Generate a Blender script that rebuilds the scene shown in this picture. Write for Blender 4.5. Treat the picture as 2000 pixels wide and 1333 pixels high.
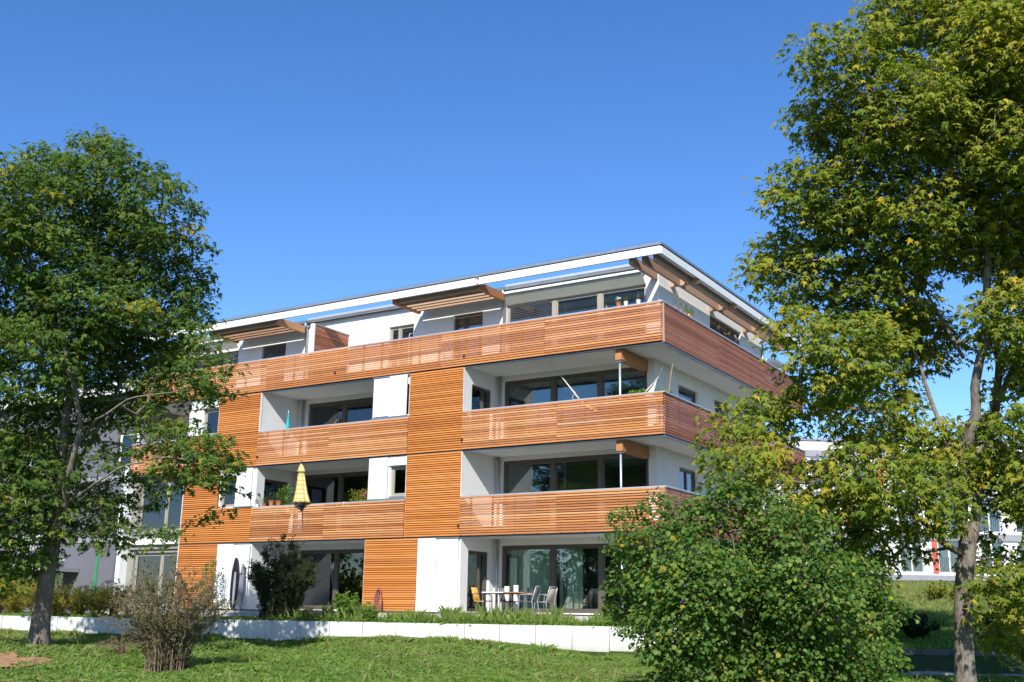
import bpy, math, random
import numpy as np
R = math.radians
rng = np.random.default_rng(7)
random.seed(7)
for o in list(bpy.data.objects):
    bpy.data.objects.remove(o)
SC = bpy.context.scene
COL = SC.collection

# ------------------------------------------------------------------ camera
CP = dict(f=2106.6248, yaw=-0.5605, pitch=0.246, roll=0.0147)
CAMP = np.array([13.2944, -29.9771, 0.1524])
_fw = np.array([math.sin(CP['yaw'])*math.cos(CP['pitch']), math.cos(CP['yaw'])*math.cos(CP['pitch']), math.sin(CP['pitch'])])
_rt = np.array([math.cos(CP['yaw']), -math.sin(CP['yaw']), 0.0])
_up = np.cross(_rt, _fw)
_c, _s = math.cos(CP['roll']), math.sin(CP['roll'])
RT = _c*_rt + _s*_up
UP = -_s*_rt + _c*_up
from mathutils import Matrix, Vector
cam = bpy.data.cameras.new('camera')
cam.sensor_width = 36.0
cam.lens = 36.0*CP['f']/2000.0
cam.clip_start = 0.1
cam.clip_end = 3000
camo = bpy.data.objects.new('camera', cam)
COL.objects.link(camo)
M = Matrix(((RT[0], UP[0], -_fw[0], CAMP[0]), (RT[1], UP[1], -_fw[1], CAMP[1]), (RT[2], UP[2], -_fw[2], CAMP[2]), (0, 0, 0, 1)))
camo.matrix_world = M
SC.camera = camo

# ------------------------------------------------------------------ light
SUNV = np.array([0.56, -1.35, 1.0])
SUNV = SUNV/np.linalg.norm(SUNV)
sun_el = math.asin(SUNV[2])
w = bpy.data.worlds.new('World')
SC.world = w
w.use_nodes = True
nt = w.node_tree
nt.nodes.clear()
sky = nt.nodes.new('ShaderNodeTexSky')
sky.sky_type = 'NISHITA'
sky.sun_disc = False
sky.sun_elevation = sun_el
sky.sun_rotation = math.atan2(SUNV[0], SUNV[1])
sky.altitude = 1500
sky.air_density = 1.0
sky.dust_density = 0.45
sky.ozone_density = 2.6
bg = nt.nodes.new('ShaderNodeBackground')
bg.inputs['Strength'].default_value = 0.147
wo = nt.nodes.new('ShaderNodeOutputWorld')
hs_ = nt.nodes.new('ShaderNodeHueSaturation')
hs_.inputs['Saturation'].default_value = 1.24
hs_.inputs['Hue'].default_value = 0.508
nt.links.new(sky.outputs[0], hs_.inputs['Color'])
nt.links.new(hs_.outputs[0], bg.inputs[0])
nt.links.new(bg.outputs[0], wo.inputs[0])
sl = bpy.data.lights.new('sun', 'SUN')
sl.energy = 4.6
sl.angle = R(0.5)
sl.color = (1.0, 0.95, 0.86)
so = bpy.data.objects.new('sun', sl)
COL.objects.link(so)
so.rotation_euler = Vector(SUNV).to_track_quat('Z', 'Y').to_euler()
SC.view_settings.view_transform = 'Standard'
SC.view_settings.look = 'None'
SC.view_settings.exposure = 0.55
SC.view_settings.gamma = 1.0
SC.view_settings.use_curve_mapping = False
SC.render.engine = 'CYCLES'
SC.cycles.transparent_max_bounces = 12
SC.cycles.max_bounces = 8

# ------------------------------------------------------------------ helpers
def at(u, v, wd):
    """world point at photo pixel (2000 wide) and depth wd metres along the view axis"""
    return CAMP + (_fw + RT*(u-1000)/CP['f'] - UP*(v-666.5)/CP['f'])*wd

def link(name, me, mat=None, parent=None, loc=None):
    o = bpy.data.objects.new(name, me)
    COL.objects.link(o)
    if mat is not None and len(me.materials) == 0:
        me.materials.append(mat)
    if parent is not None:
        o.parent = parent
    if loc is not None:
        o.location = loc
    return o

def tag(o, label=None, cat=None, group=None, kind=None):
    if label: o['label'] = label
    if cat: o['category'] = cat
    if group: o['group'] = group
    if kind: o['kind'] = kind
    return o

def thing(name, loc, label, cat, group=None, rz=0.0):
    o = bpy.data.objects.new(name, None)
    o.empty_display_size = 0.2
    COL.objects.link(o)
    o.location = loc
    o.rotation_euler = (0, 0, rz)
    return tag(o, label, cat, group)

def wloc(o):
    p = np.zeros(3)
    while o is not None:
        p = p + np.array(o.location)
        o = o.parent
    return p

def np_mesh(name, V, F, smooth=False, attrs=None):
    """V (n,3); F list of index arrays, each (m,k) of one polygon size"""
    me = bpy.data.meshes.new(name)
    V = np.asarray(V, dtype=np.float32)
    if not isinstance(F, (list, tuple)):
        F = [F]
    F = [np.asarray(f, dtype=np.int32) for f in F if len(f)]
    nl = sum(f.size for f in F)
    nf = sum(len(f) for f in F)
    me.vertices.add(len(V))
    me.vertices.foreach_set('co', V.ravel())
    me.loops.add(nl)
    me.loops.foreach_set('vertex_index', np.concatenate([f.ravel() for f in F]))
    me.polygons.add(nf)
    tot = np.concatenate([np.full(len(f), f.shape[1], dtype=np.int32) for f in F])
    st = np.concatenate([[0], np.cumsum(tot)[:-1]]).astype(np.int32)
    me.polygons.foreach_set('loop_start', st)
    me.polygons.foreach_set('use_smooth', np.full(nf, bool(smooth)))
    if attrs:
        for k, a in attrs.items():
            at_ = me.attributes.new(k, 'FLOAT', 'POINT')
            at_.data.foreach_set('value', np.asarray(a, dtype=np.float32))
    me.update(calc_edges=True)
    return me

class MB:
    """collects shapes in world coordinates; build() links them as one mesh object"""
    def __init__(self):
        self.v = []; self.q = []; self.t = []; self.n = 0; self.a = []
    def add(self, V, Q=None, T=None, tint=0.0):
        V = np.asarray(V, float)
        if Q is not None and len(Q): self.q.append(np.asarray(Q)+self.n)
        if T is not None and len(T): self.t.append(np.asarray(T)+self.n)
        self.v.append(V); self.n += len(V)
        self.a.append(np.full(len(V), tint) if np.isscalar(tint) else np.asarray(tint))
        return self
    def box(self, x0, x1, y0, y1, z0, z1, tint=0.0):
        V = [(x, y, z) for z in (z0, z1) for y in (y0, y1) for x in (x0, x1)]
        Q = [(0, 2, 3, 1), (4, 5, 7, 6), (0, 1, 5, 4), (2, 6, 7, 3), (0, 4, 6, 2), (1, 3, 7, 5)]
        return self.add(V, Q, tint=tint)
    def hexa(self, P, tint=0.0):
        Q = [(0, 2, 3, 1), (4, 5, 7, 6), (0, 1, 5, 4), (2, 6, 7, 3), (0, 4, 6, 2), (1, 3, 7, 5)]
        return self.add(P, Q, tint=tint)
    def tube(self, pts, rad, sides=6, cap=True, tint=0.0):
        pts = np.asarray(pts, float)
        n = len(pts)
        rad = np.full(n, rad) if np.isscalar(rad) else np.asarray(rad, float)
        tg = np.gradient(pts, axis=0)
        tg /= np.linalg.norm(tg, axis=1)[:, None]+1e-9
        ref = np.array([0, 0, 1.0]) if abs(tg[:, 2]).mean() < .8 else np.array([1.0, 0, 0])
        a = np.cross(tg, ref); a /= np.linalg.norm(a, axis=1)[:, None]+1e-9
        b = np.cross(tg, a)
        th = np.arange(sides)*2*math.pi/sides
        V = pts[:, None, :] + rad[:, None, None]*(a[:, None, :]*np.cos(th)[None, :, None]+b[:, None, :]*np.sin(th)[None, :, None])
        V = V.reshape(-1, 3)
        i = np.arange(n-1)[:, None]*sides; j = np.arange(sides)[None, :]; j2 = (j+1) % sides
        Q = np.stack([i+j, i+j2, i+sides+j2, i+sides+j], -1).reshape(-1, 4)
        T = None
        if cap and sides <= 12:
            V = np.vstack([V, pts[0], pts[-1]])
            c0 = n*sides; c1 = c0+1; k = np.arange(sides); k2 = (k+1) % sides; b0 = (n-1)*sides
            T = np.vstack([np.stack([k2, k, np.full(sides, c0)], -1), np.stack([b0+k, b0+k2, np.full(sides, c1)], -1)])
        return self.add(V, Q, T, tint=tint)
    def lathe(self, c, prof, sides=14, tint=0.0, sx=1.0, sy=1.0):
        """prof list of (r, z) about vertical axis through c"""
        c = np.asarray(c, float); th = np.arange(sides)*2*math.pi/sides
        V = np.array([[c[0]+r*math.cos(t)*sx, c[1]+r*math.sin(t)*sy, c[2]+z] for r, z in prof for t in th])
        Q = [(i*sides+k, i*sides+(k+1) % sides, (i+1)*sides+(k+1) % sides, (i+1)*sides+k) for i in range(len(prof)-1) for k in range(sides)]
        return self.add(V, Q, tint=tint)
    def prism(self, poly, axis, a0, a1):
        """extrude a 2-D polygon (list of the two other coordinates) along axis"""
        n = len(poly); V = []
        for a in (a0, a1):
            for p in poly:
                V.append({'x': (a, p[0], p[1]), 'y': (p[0], a, p[1]), 'z': (p[0], p[1], a)}[axis])
        Q = [(k, (k+1) % n, n+(k+1) % n, n+k) for k in range(n)]
        T = [(0, k+1, k) for k in range(1, n-1)]+[(n, n+k, n+k+1) for k in range(1, n-1)]
        return self.add(V, Q, T)
    def build(self, name, mat, parent=None, smooth=False, loc=None, attr=None):
        V = np.vstack(self.v)
        if parent is not None:
            base = wloc(parent)
        elif loc is not None:
            base = np.array(loc, float)
        else:
            base = np.array([(V[:, 0].min()+V[:, 0].max())/2, (V[:, 1].min()+V[:, 1].max())/2, V[:, 2].min()])
        F = []
        if self.q: F.append(np.vstack(self.q))
        if self.t: F.append(np.vstack(self.t))
        me = np_mesh(name, V-base, F, smooth, {'tint': np.concatenate(self.a)} if attr else None)
        o = link(name, me, mat, parent)
        if parent is None: o.location = base
        return o

def bx(name, mat, parent, *b):
    m = MB()
    m.box(*b)
    return m.build(name, mat, parent)

# ------------------------------------------------------------------ materials
class NT:
    def __init__(self, name):
        self.m = bpy.data.materials.new(name); self.m.use_nodes = True
        self.t = self.m.node_tree; self.t.nodes.clear()
        self.out = self.n('ShaderNodeOutputMaterial')
    def n(self, ty, **kw):
        nd = self.t.nodes.new(ty)
        for k, v in kw.items():
            if k.startswith('_'): setattr(nd, k[1:], v)
            else: nd.inputs[k.replace('__', ' ')].default_value = v
        return nd
    def l(self, a, b): self.t.links.new(a, b)
    def surf(self, s): self.l(s, self.out.inputs['Surface'])
    def coords(self, scale=(1, 1, 1), obj=False):
        if obj:
            tc = self.n('ShaderNodeTexCoord'); src = tc.outputs['Object']
        else:
            g = self.n('ShaderNodeNewGeometry'); src = g.outputs['Position']
        mp = self.n('ShaderNodeMapping'); mp.inputs['Scale'].default_value = scale
        self.l(src, mp.inputs['Vector'])
        return mp.outputs[0]
    def noise(self, vec, scale, detail=4, rough=.6):
        nd = self.n('ShaderNodeTexNoise'); nd.inputs['Scale'].default_value = scale
        nd.inputs['Detail'].default_value = detail; nd.inputs['Roughness'].default_value = rough
        self.l(vec, nd.inputs['Vector']); return nd.outputs['Fac']
    def ramp(self, fac, stops):
        r = self.n('ShaderNodeValToRGB'); e = r.color_ramp.elements
        while len(e) > 1: e.remove(e[-1])
        e[0].position = stops[0][0]; e[0].color = (*stops[0][1], 1)
        for p, c in stops[1:]:
            k = e.new(p); k.color = (*c, 1)
        self.l(fac, r.inputs[0]); return r.outputs[0]
    def math(self, op, a, b=None, clamp=False):
        nd = self.n('ShaderNodeMath'); nd.operation = op; nd.use_clamp = clamp
        for i, x in enumerate((a, b)):
            if x is None: continue
            if isinstance(x, (int, float)): nd.inputs[i].default_value = x
            else: self.l(x, nd.inputs[i])
        return nd.outputs[0]
    def mix(self, fac, a, b, mode='MIX'):
        nd = self.n('ShaderNodeMix'); nd.data_type = 'RGBA'; nd.blend_type = mode
        for s, x in ((0, fac), (6, a), (7, b)):
            if isinstance(x, (int, float)): nd.inputs[s].default_value = x
            elif isinstance(x, tuple): nd.inputs[s].default_value = (*x, 1)
            else: self.l(x, nd.inputs[s])
        return nd.outputs[2]
    def attr(self, name):
        nd = self.n('ShaderNodeAttribute'); nd.attribute_name = name; return nd.outputs['Fac']
    def bump(self, h, st=.3, dist=.01):
        b = self.n('ShaderNodeBump'); b.inputs['Strength'].default_value = st; b.inputs['Distance'].default_value = dist
        self.l(h, b.inputs['Height']); return b.outputs[0]
    def pbr(self, col, rough=.6, metal=0, spec=.5, bump=None):
        p = self.n('ShaderNodeBsdfPrincipled')
        p.inputs['Roughness'].default_value = rough if isinstance(rough, (int, float)) else .5
        if not isinstance(rough, (int, float)): self.l(rough, p.inputs['Roughness'])
        p.inputs['Metallic'].default_value = metal
        p.inputs['Specular IOR Level'].default_value = spec
        if isinstance(col, tuple): p.inputs['Base Color'].default_value = (*col, 1)
        else: self.l(col, p.inputs['Base Color'])
        if bump is not None: self.l(bump, p.inputs['Normal'])
        return p

def plain(name, col, rough=.6, metal=0, var=.08, scale=3.0, bump=.0, spec=.5, stretch=(1, 1, 1)):
    k = NT(name)
    c = k.coords(stretch)
    nz = k.noise(c, scale, 5)
    lo = tuple(max(0, x*(1-var)) for x in col); hi = tuple(x*(1+var) for x in col)
    colr = k.ramp(nz, [(.3, lo), (.7, hi)])
    b = k.bump(k.noise(c, scale*12, 3), bump, .01) if bump else None
    k.surf(k.pbr(colr, rough, metal, spec, b).outputs[0])
    return k.m

def wood_mat(name, pal, grain=(1.2, 30, 30), use_tint=True, rough=.62, weather=.5):
    k = NT(name)
    g = k.coords(grain)
    c = k.coords()
    oi = k.n('ShaderNodeObjectInfo').outputs['Random']
    rnd = k.math('FRACT', k.math('ADD', k.math('MULTIPLY', oi, 7.31), k.attr('tint')))
    vec = k.n('ShaderNodeVectorMath'); vec.operation = 'ADD'
    k.l(g, vec.inputs[0])
    cx = k.n('ShaderNodeCombineXYZ'); k.l(k.math('MULTIPLY', rnd, 91.0), cx.inputs[0]); k.l(cx.outputs[0], vec.inputs[1])
    n1 = k.noise(vec.outputs[0], 1.0, 6, .65)
    n2 = k.noise(c, .45, 3)
    f = k.math('ADD', k.math('MULTIPLY', rnd, .50), k.math('MULTIPLY', n1, .34))
    f = k.math('ADD', f, k.math('MULTIPLY', n2, .25))
    col = k.ramp(f, [(.18, pal[0]), (.42, pal[1]), (.62, pal[2]), (.88, pal[3])])
    # weather greying in patches
    n3 = k.noise(vec.outputs[0], .35, 4)
    wz = k.ramp(n3, [(.5, (0, 0, 0)), (.75, (1, 1, 1))])
    wz = k.math('MULTIPLY', wz, weather)
    col = k.mix(wz, col, (.46, .32, .24))
    b = k.bump(n1, .4, .004)
    k.surf(k.pbr(col, rough, 0, .3, b).outputs[0])
    return k.m

MAT = {}
MAT['slat'] = wood_mat('larch_slats_open', [(.28, .096, .034), (.46, .176, .058), (.56, .238, .084), (.65, .355, .17)], weather=.26)
MAT['slat_solid'] = wood_mat('larch_slats_sheltered', [(.36, .118, .027), (.51, .175, .038), (.60, .218, .050), (.68, .29, .088)], weather=.10)
MAT['slat_side_shaded'] = wood_mat('larch_slats_side_shaded', [(.22, .072, .040), (.32, .115, .060), (.41, .155, .082), (.50, .24, .14)], grain=(30, 1.2, 30), weather=.25)  # same larch, darker and redder: grazing light and shade put into the colour
MAT['beam'] = wood_mat('glulam', [(.30, .13, .05), (.40, .17, .065), (.46, .22, .09), (.55, .30, .14)], grain=(14, 1.5, 14), weather=.1)
MAT['beam_grey'] = wood_mat('weathered_timber', [(.24, .145, .095), (.34, .215, .145), (.43, .28, .19), (.50, .34, .24)], grain=(14, 1.5, 14), weather=.3)
MAT['beam_x'] = wood_mat('canopy_timber', [(.24, .14, .085), (.34, .20, .12), (.42, .27, .17), (.5, .34, .22)], grain=(1.5, 14, 14), weather=.25)
MAT['membrane'] = plain('dark_membrane', (.02, .016, .014), .8)
MAT['plaster_in'] = plain('pale_soffit', (.78, .77, .74), .85, var=.04, scale=1.0, bump=.08)
MAT['panel'] = plain('white_panel', (.80, .80, .80), .45, var=.02, scale=.8)
MAT['panel_grey'] = plain('pale_grey_panel', (.66, .67, .67), .45, var=.02, scale=.8)
MAT['fascia'] = plain('white_fascia', (.80, .79, .77), .5, var=.03, scale=.9, stretch=(.5, .5, 4))
MAT['zinc'] = plain('zinc', (.42, .45, .48), .42, .75, var=.12, scale=2.0)
MAT['zinc_cap'] = plain('zinc_cap', (.50, .53, .57), .5, .55, var=.08, scale=1.5)
MAT['rimcap'] = plain('rim_cap_metal', (.27, .31, .33), .42, .5, var=.1)
MAT['bay'] = plain('bay_cladding_shaded', (.25, .245, .215), .7, var=.06)  # grey-beige cladding, with the shade over the bay darkened into its colour
MAT['flash'] = plain('dark_flashing', (.05, .052, .058), .5, .3, var=.2)
MAT['roofmetal'] = plain('roof_metal', (.17, .21, .22), .45, .4, var=.15, scale=2)
MAT['frame'] = plain('window_frame_brown', (.105, .09, .075), .5, .2, var=.08)
MAT['frame_lt'] = plain('window_frame_beige', (.33, .30, .25), .5, .1, var=.06)
MAT['sage'] = plain('sage_sheet', (.42, .44, .38), .7, var=.05)
MAT['blind'] = plain('grey_blind', (.22, .23, .26), .6, .2, var=.1, scale=1, stretch=(1, 1, 20))
def dirty(name, col, dark, sx_=(1, 1, 1), amount=.5, base_z=None, bump=.2):
    k = NT(name); c = k.coords(); st = k.coords((5, 5, .35))
    n1 = k.noise(c, 1.3, 5); n2 = k.noise(st, 1.2, 6, .7); n3 = k.noise(c, 30, 3)
    a = k.ramp(n1, [(.3, tuple(x*.93 for x in col)), (.7, col)])
    f = k.math('MULTIPLY', k.ramp(n2, [(.5, (0, 0, 0)), (.8, (1, 1, 1))]), amount)
    if base_z is not None:
        sp = k.n('ShaderNodeSeparateXYZ'); k.l(c, sp.inputs[0])
        g = k.n('ShaderNodeMapRange'); k.l(k.math('ADD', sp.outputs[2], k.math('MULTIPLY', k.math('SUBTRACT', n2, .5), .35)), g.inputs[0])
        g.inputs[1].default_value = base_z[1]; g.inputs[2].default_value = base_z[0]; g.inputs[3].default_value = 0; g.inputs[4].default_value = .75
        f = k.math('MAXIMUM', f, g.outputs[0])
    k.surf(k.pbr(k.mix(f, a, dark), .85, 0, .3, k.bump(n3, bump, .006)).outputs[0]); return k.m
MAT['plaster'] = dirty('white_plaster', (.77, .77, .77), (.55, .55, .54), amount=.25, bump=.12)
MAT['concrete'] = dirty('retaining_concrete', (.64, .64, .63), (.26, .26, .20), amount=.75, base_z=(-1.0, -.45), bump=.3)
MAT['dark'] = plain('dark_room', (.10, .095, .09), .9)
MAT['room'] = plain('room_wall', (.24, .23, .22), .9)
MAT['terra'] = plain('terracotta', (.42, .13, .06), .75, var=.15, scale=8)
MAT['white_pot'] = plain('white_pot', (.75, .75, .74), .35, var=.03)
MAT['soil'] = plain('soil', (.05, .035, .025), .95, bump=.4)
MAT['yellow_pot'] = plain('yellow_pot', (.75, .42, .03), .4)
MAT['metal_dark'] = plain('dark_metal', (.03, .03, .035), .4, .6)
MAT['grey_wall'] = plain('grey_render', (.13, .13, .155), .85, var=.06, bump=.1)
MAT['red'] = plain('red_panel', (.50, .09, .06), .6)
MAT['green'] = plain('green_strip', (.03, .25, .09), .6)
MAT['orange'] = plain('orange_strip', (.55, .17, .03), .6)
MAT['slabgrey'] = plain('slab_grey', (.26, .26, .29), .7)
MAT['rope'] = plain('rope', (.62, .56, .48), .9)
MAT['teal'] = plain('teal_cloth', (.01, .36, .44), .8, var=.2, scale=12)
MAT['hose'] = plain('hose_plastic', (.25, .09, .08), .5, var=.2, scale=9)
MAT['curtain'] = plain('curtain', (.62, .74, .62), .9, var=.15, scale=7, stretch=(8, 8, .2))
MAT['wicker'] = plain('wicker_yellow', (.62, .36, .08), .7, var=.25, scale=40)
MAT['chairmesh'] = plain('chair_mesh_grey', (.12, .13, .14), .6, var=.2, scale=60)
MAT['tabletop'] = plain('table_top', (.36, .30, .25), .5, var=.2, scale=5)

def glass_mat():
    k = NT('window_glass')
    fr = k.n('ShaderNodeFresnel', IOR=1.62)
    fac = k.math('MULTIPLY', fr.outputs[0], 1.7, True)
    tr = k.n('ShaderNodeBsdfTransparent'); tr.inputs[0].default_value = (.80, .88, .83, 1)
    gl = k.n('ShaderNodeBsdfGlossy'); gl.inputs['Roughness'].default_value = .0; gl.inputs['Color'].default_value = (.9, .95, 1, 1)
    c = k.coords((.6, .6, .6)); b = k.bump(k.noise(c, 1.5, 1), .06, .03)
    k.l(b, gl.inputs['Normal'])
    mx = k.n('ShaderNodeMixShader'); k.l(fac, mx.inputs[0]); k.l(tr.outputs[0], mx.inputs[1]); k.l(gl.outputs[0], mx.inputs[2])
    k.surf(mx.outputs[0]); return k.m
MAT['glass'] = glass_mat()

def leaf_mat(name, greens, yellows, trans=.42, rough=.50, spec=.18):
    k = NT(name)
    t = k.attr('tint'); v = k.attr('val')
    g = k.ramp(v, [(0, greens[0]), (.5, greens[1]), (1, greens[2])])
    y = k.ramp(v, [(0, yellows[0]), (.5, yellows[1]), (1, yellows[2])])
    col = k.mix(t, g, y)
    p = k.pbr(col, rough, 0, spec)
    tl = k.n('ShaderNodeBsdfTranslucent')
    tc = k.mix(.5, col, (.30, .42, .02), 'MIX')
    tc = k.mix(1.0, tc, (.85, 1.0, .55), 'MULTIPLY')
    k.l(tc, tl.inputs[0])
    mx = k.n('ShaderNodeMixShader'); mx.inputs[0].default_value = trans
    k.l(p.outputs[0], mx.inputs[1]); k.l(tl.outputs[0], mx.inputs[2])
    k.surf(mx.outputs[0]); return k.m
YEL = [(.28, .26, .02), (.38, .33, .03), (.40, .28, .03)]
MAT['leaf_r'] = leaf_mat('maple_leaf_yellowing', [(.054, .118, .017), (.128, .212, .026), (.26, .325, .052)], [(.42, .36, .03), (.60, .46, .04), (.48, .30, .03)])
MAT['leaf_l'] = leaf_mat('maple_leaf_green', [(.036, .096, .020), (.078, .156, .031), (.170, .242, .052)], YEL)
MAT['leaf_b'] = leaf_mat('bush_leaf', [(.026, .088, .015), (.072, .160, .026), (.185, .280, .062)], YEL)
MAT['leaf_dry'] = leaf_mat('dry_shrub_leaf', [(.07, .10, .03), (.13, .15, .045), (.19, .20, .07)], [(.16, .10, .05), (.2, .14, .07), (.14, .08, .04)])
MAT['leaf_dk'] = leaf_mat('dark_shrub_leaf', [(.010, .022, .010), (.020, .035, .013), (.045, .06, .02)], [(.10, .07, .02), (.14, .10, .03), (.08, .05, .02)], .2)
MAT['leaf_br'] = leaf_mat('bright_shrub_leaf', [(.06, .16, .02), (.10, .21, .03), (.15, .26, .05)], YEL)
MAT['leaf_gold'] = leaf_mat('goldenrod_leaf', [(.10, .15, .022), (.19, .21, .03), (.27, .26, .04)], [(.50, .38, .03), (.62, .46, .04), (.40, .27, .03)])
MAT['grass'] = leaf_mat('grass_blade', [(.075, .175, .022), (.135, .262, .036), (.22, .335, .065)], [(.24, .20, .08), (.36, .29, .14), (.18, .14, .07)], .35, .6, .3)
MAT['flower_red'] = plain('flower_red', (.6, .04, .03), .6)
MAT['flower_white'] = plain('flower_white', (.8, .8, .78), .6)
MAT['flower_yellow'] = plain('flower_yellow', (.75, .5, .04), .6)
MAT['flower_pink'] = plain('flower_pink', (.7, .12, .25), .6)

def bark_mat(name, cols):
    k = NT(name)
    c = k.coords((9, 9, 1.6)); c2 = k.coords()
    n1 = k.noise(c, 2.2, 7, .7); n2 = k.noise(c2, 2.3, 4); n3 = k.noise(c2, 14, 4)
    col = k.ramp(n1, [(.3, cols[0]), (.5, cols[1]), (.7, cols[2])])
    li = k.ramp(n2, [(.55, (0, 0, 0)), (.68, (.55, .55, .55))])
    col = k.mix(li, col, cols[3])
    col = k.mix(k.ramp(n3, [(.55, (0, 0, 0)), (.72, (.4, .4, .4))]), col, (.10, .09, .075))
    k.surf(k.pbr(col, .9, 0, .2, k.bump(n1, .9, .04)).outputs[0]); return k.m
MAT['bark'] = bark_mat('maple_bark', [(.08, .062, .050), (.20, .165, .14), (.33, .285, .245), (.30, .30, .25)])
MAT['twig'] = plain('twig_bark', (.13, .10, .075), .9, var=.3, scale=6)
MAT['twig_red'] = plain('shrub_twig', (.21, .15, .11), .9, var=.3, scale=6)

def ground_mat():
    k = NT('meadow_soil')
    c = k.coords()
    n1 = k.noise(c, .5, 5); n2 = k.noise(c, 7, 5)
    a = k.ramp(n1, [(.3, (.030, .060, .014)), (.55, (.05, .085, .02)), (.75, (.10, .095, .04))])
    b = k.ramp(n2, [(.35, (.02, .03, .01)), (.6, (.055, .08, .022)), (.8, (.12, .10, .05))])
    k.surf(k.pbr(k.mix(.5, a, b), .95, 0, .1, k.bump(n2, .6, .05)).outputs[0]); return k.m
MAT['ground'] = ground_mat()
MAT['sand'] = plain('bare_sandy_soil', (.36, .20, .10), .95, var=.45, scale=7, bump=1.0)
MAT['path'] = plain('pale_path', (.30, .29, .28), .9, var=.1, scale=6, bump=.3)
MAT['stone'] = plain('low_stone_wall', (.10, .10, .105), .9, var=.3, scale=5, bump=.5)
MAT['deck'] = plain('pale_paving', (.38, .38, .37), .8, var=.1, scale=3)

def check_mat():
    k = NT('checked_parasol_cloth')
    tc = k.n('ShaderNodeUVMap')
    sp = k.n('ShaderNodeSeparateXYZ'); k.l(tc.outputs[0], sp.inputs[0])
    def band(x, n, off, wd):
        f = k.math('FRACT', k.math('ADD', k.math('MULTIPLY', x, n), off))
        return k.math('LESS_THAN', f, wd)
    h1 = band(sp.outputs[1], 9, 0.0, .30); h2 = band(sp.outputs[1], 9, .5, .26)
    v1 = band(sp.outputs[0], 14, 0.0, .30); v2 = band(sp.outputs[0], 14, .5, .26)
    col = (.72, .60, .26)
    col = k.mix(k.math('MULTIPLY', h1, .8), col, (.70, .24, .06))
    col = k.mix(k.math('MULTIPLY', v1, .6), col, (.70, .30, .06))
    col = k.mix(k.math('MULTIPLY', h2, .75), col, (.30, .52, .26))
    col = k.mix(k.math('MULTIPLY', v2, .5), col, (.32, .50, .28))
    k.surf(k.pbr(col, .85, 0, .2).outputs[0]); return k.m
MAT['check'] = check_mat()

# ------------------------------------------------------------------ terrain
def hdir(u, v=1205):
    d = _fw + RT*(u-1000)/CP['f'] - UP*(v-666.5)/CP['f']
    return d
FH = np.array([math.sin(CP['yaw']), math.cos(CP['yaw'])])       # horizontal forward
RH = np.array([math.cos(CP['yaw']), -math.sin(CP['yaw'])])      # horizontal right
W0 = np.array([-0.65, -3.82]); W1 = np.array([-18.38, -9.10])
WD = (W1-W0)/np.linalg.norm(W1-W0)                               # along the retaining wall, leftwards
WN = np.array([WD[1], -WD[0]])                                   # towards the house
if WN[1] < 0: WN = -WN
WALL_S0, WALL_S1 = -2.6, 30.0
def wall_xy(s, d=0.0): return W0 + WD*s + WN*d
S_K = np.array([-30, -6, -2.5, -1.3, 0, 1.2, 3, 5, 7.2, 9, 11, 13.5, 16, 18.6, 30, 60])
Z_K = np.array([-1.05, -1.05, -1.0, -1.0, -.98, -.86, -.70, -.64, -.68, -.86, -.80, -.78, -.74, -.70, -.7, -.7])
def ground_z(x, y):
    x = np.asarray(x, float); y = np.asarray(y, float)
    s = (x-W0[0])*WD[0]+(y-W0[1])*WD[1]
    d = (x-W0[0])*WN[0]+(y-W0[1])*WN[1]
    zw = np.interp(s, S_K, Z_K)-.05
    lf = np.clip((s-7)/6.0, 0, 1); lf = lf*lf*(3-2*lf)
    fr = np.clip(-d/9.0, 0, 1)*(1-lf)+np.clip((-d-6.3)/5.5, 0, 1)*lf
    front = zw*(1-fr)+(-1.28)*fr + np.clip(-d-9, 0, 40)*-.022
    front = np.maximum(front, -1.72)
    front = front + .05*np.sin(x*1.7+y*.9)*np.sin(y*1.3-x*.6)*np.clip(-d/1.5, 0, 1)
    # right of the house: low wall, then a planted slope that rises behind
    rx = x-1.5; D = (x-CAMP[0])*FH[0]+(y-CAMP[1])*FH[1]
    slope = np.where(D < 27.5, 0, np.clip((D-27.5)*.085, 0, 3.0))
    behind = -.72+slope
    wgt = np.clip((s*-1-2.0)/1.5, 0, 1)*np.clip((D-26.4)/.6, 0, 1)
    terr = np.where(s > WALL_S0-.05, -.24, -.9)
    base = np.where(d > 0, np.where(s > WALL_S0-.05, -.24, -1.0), front)
    base = np.where((d > 0) & (s <= WALL_S0-.05), -1.02, base)
    z = base*(1-wgt)+behind*wgt
    return z
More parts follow.
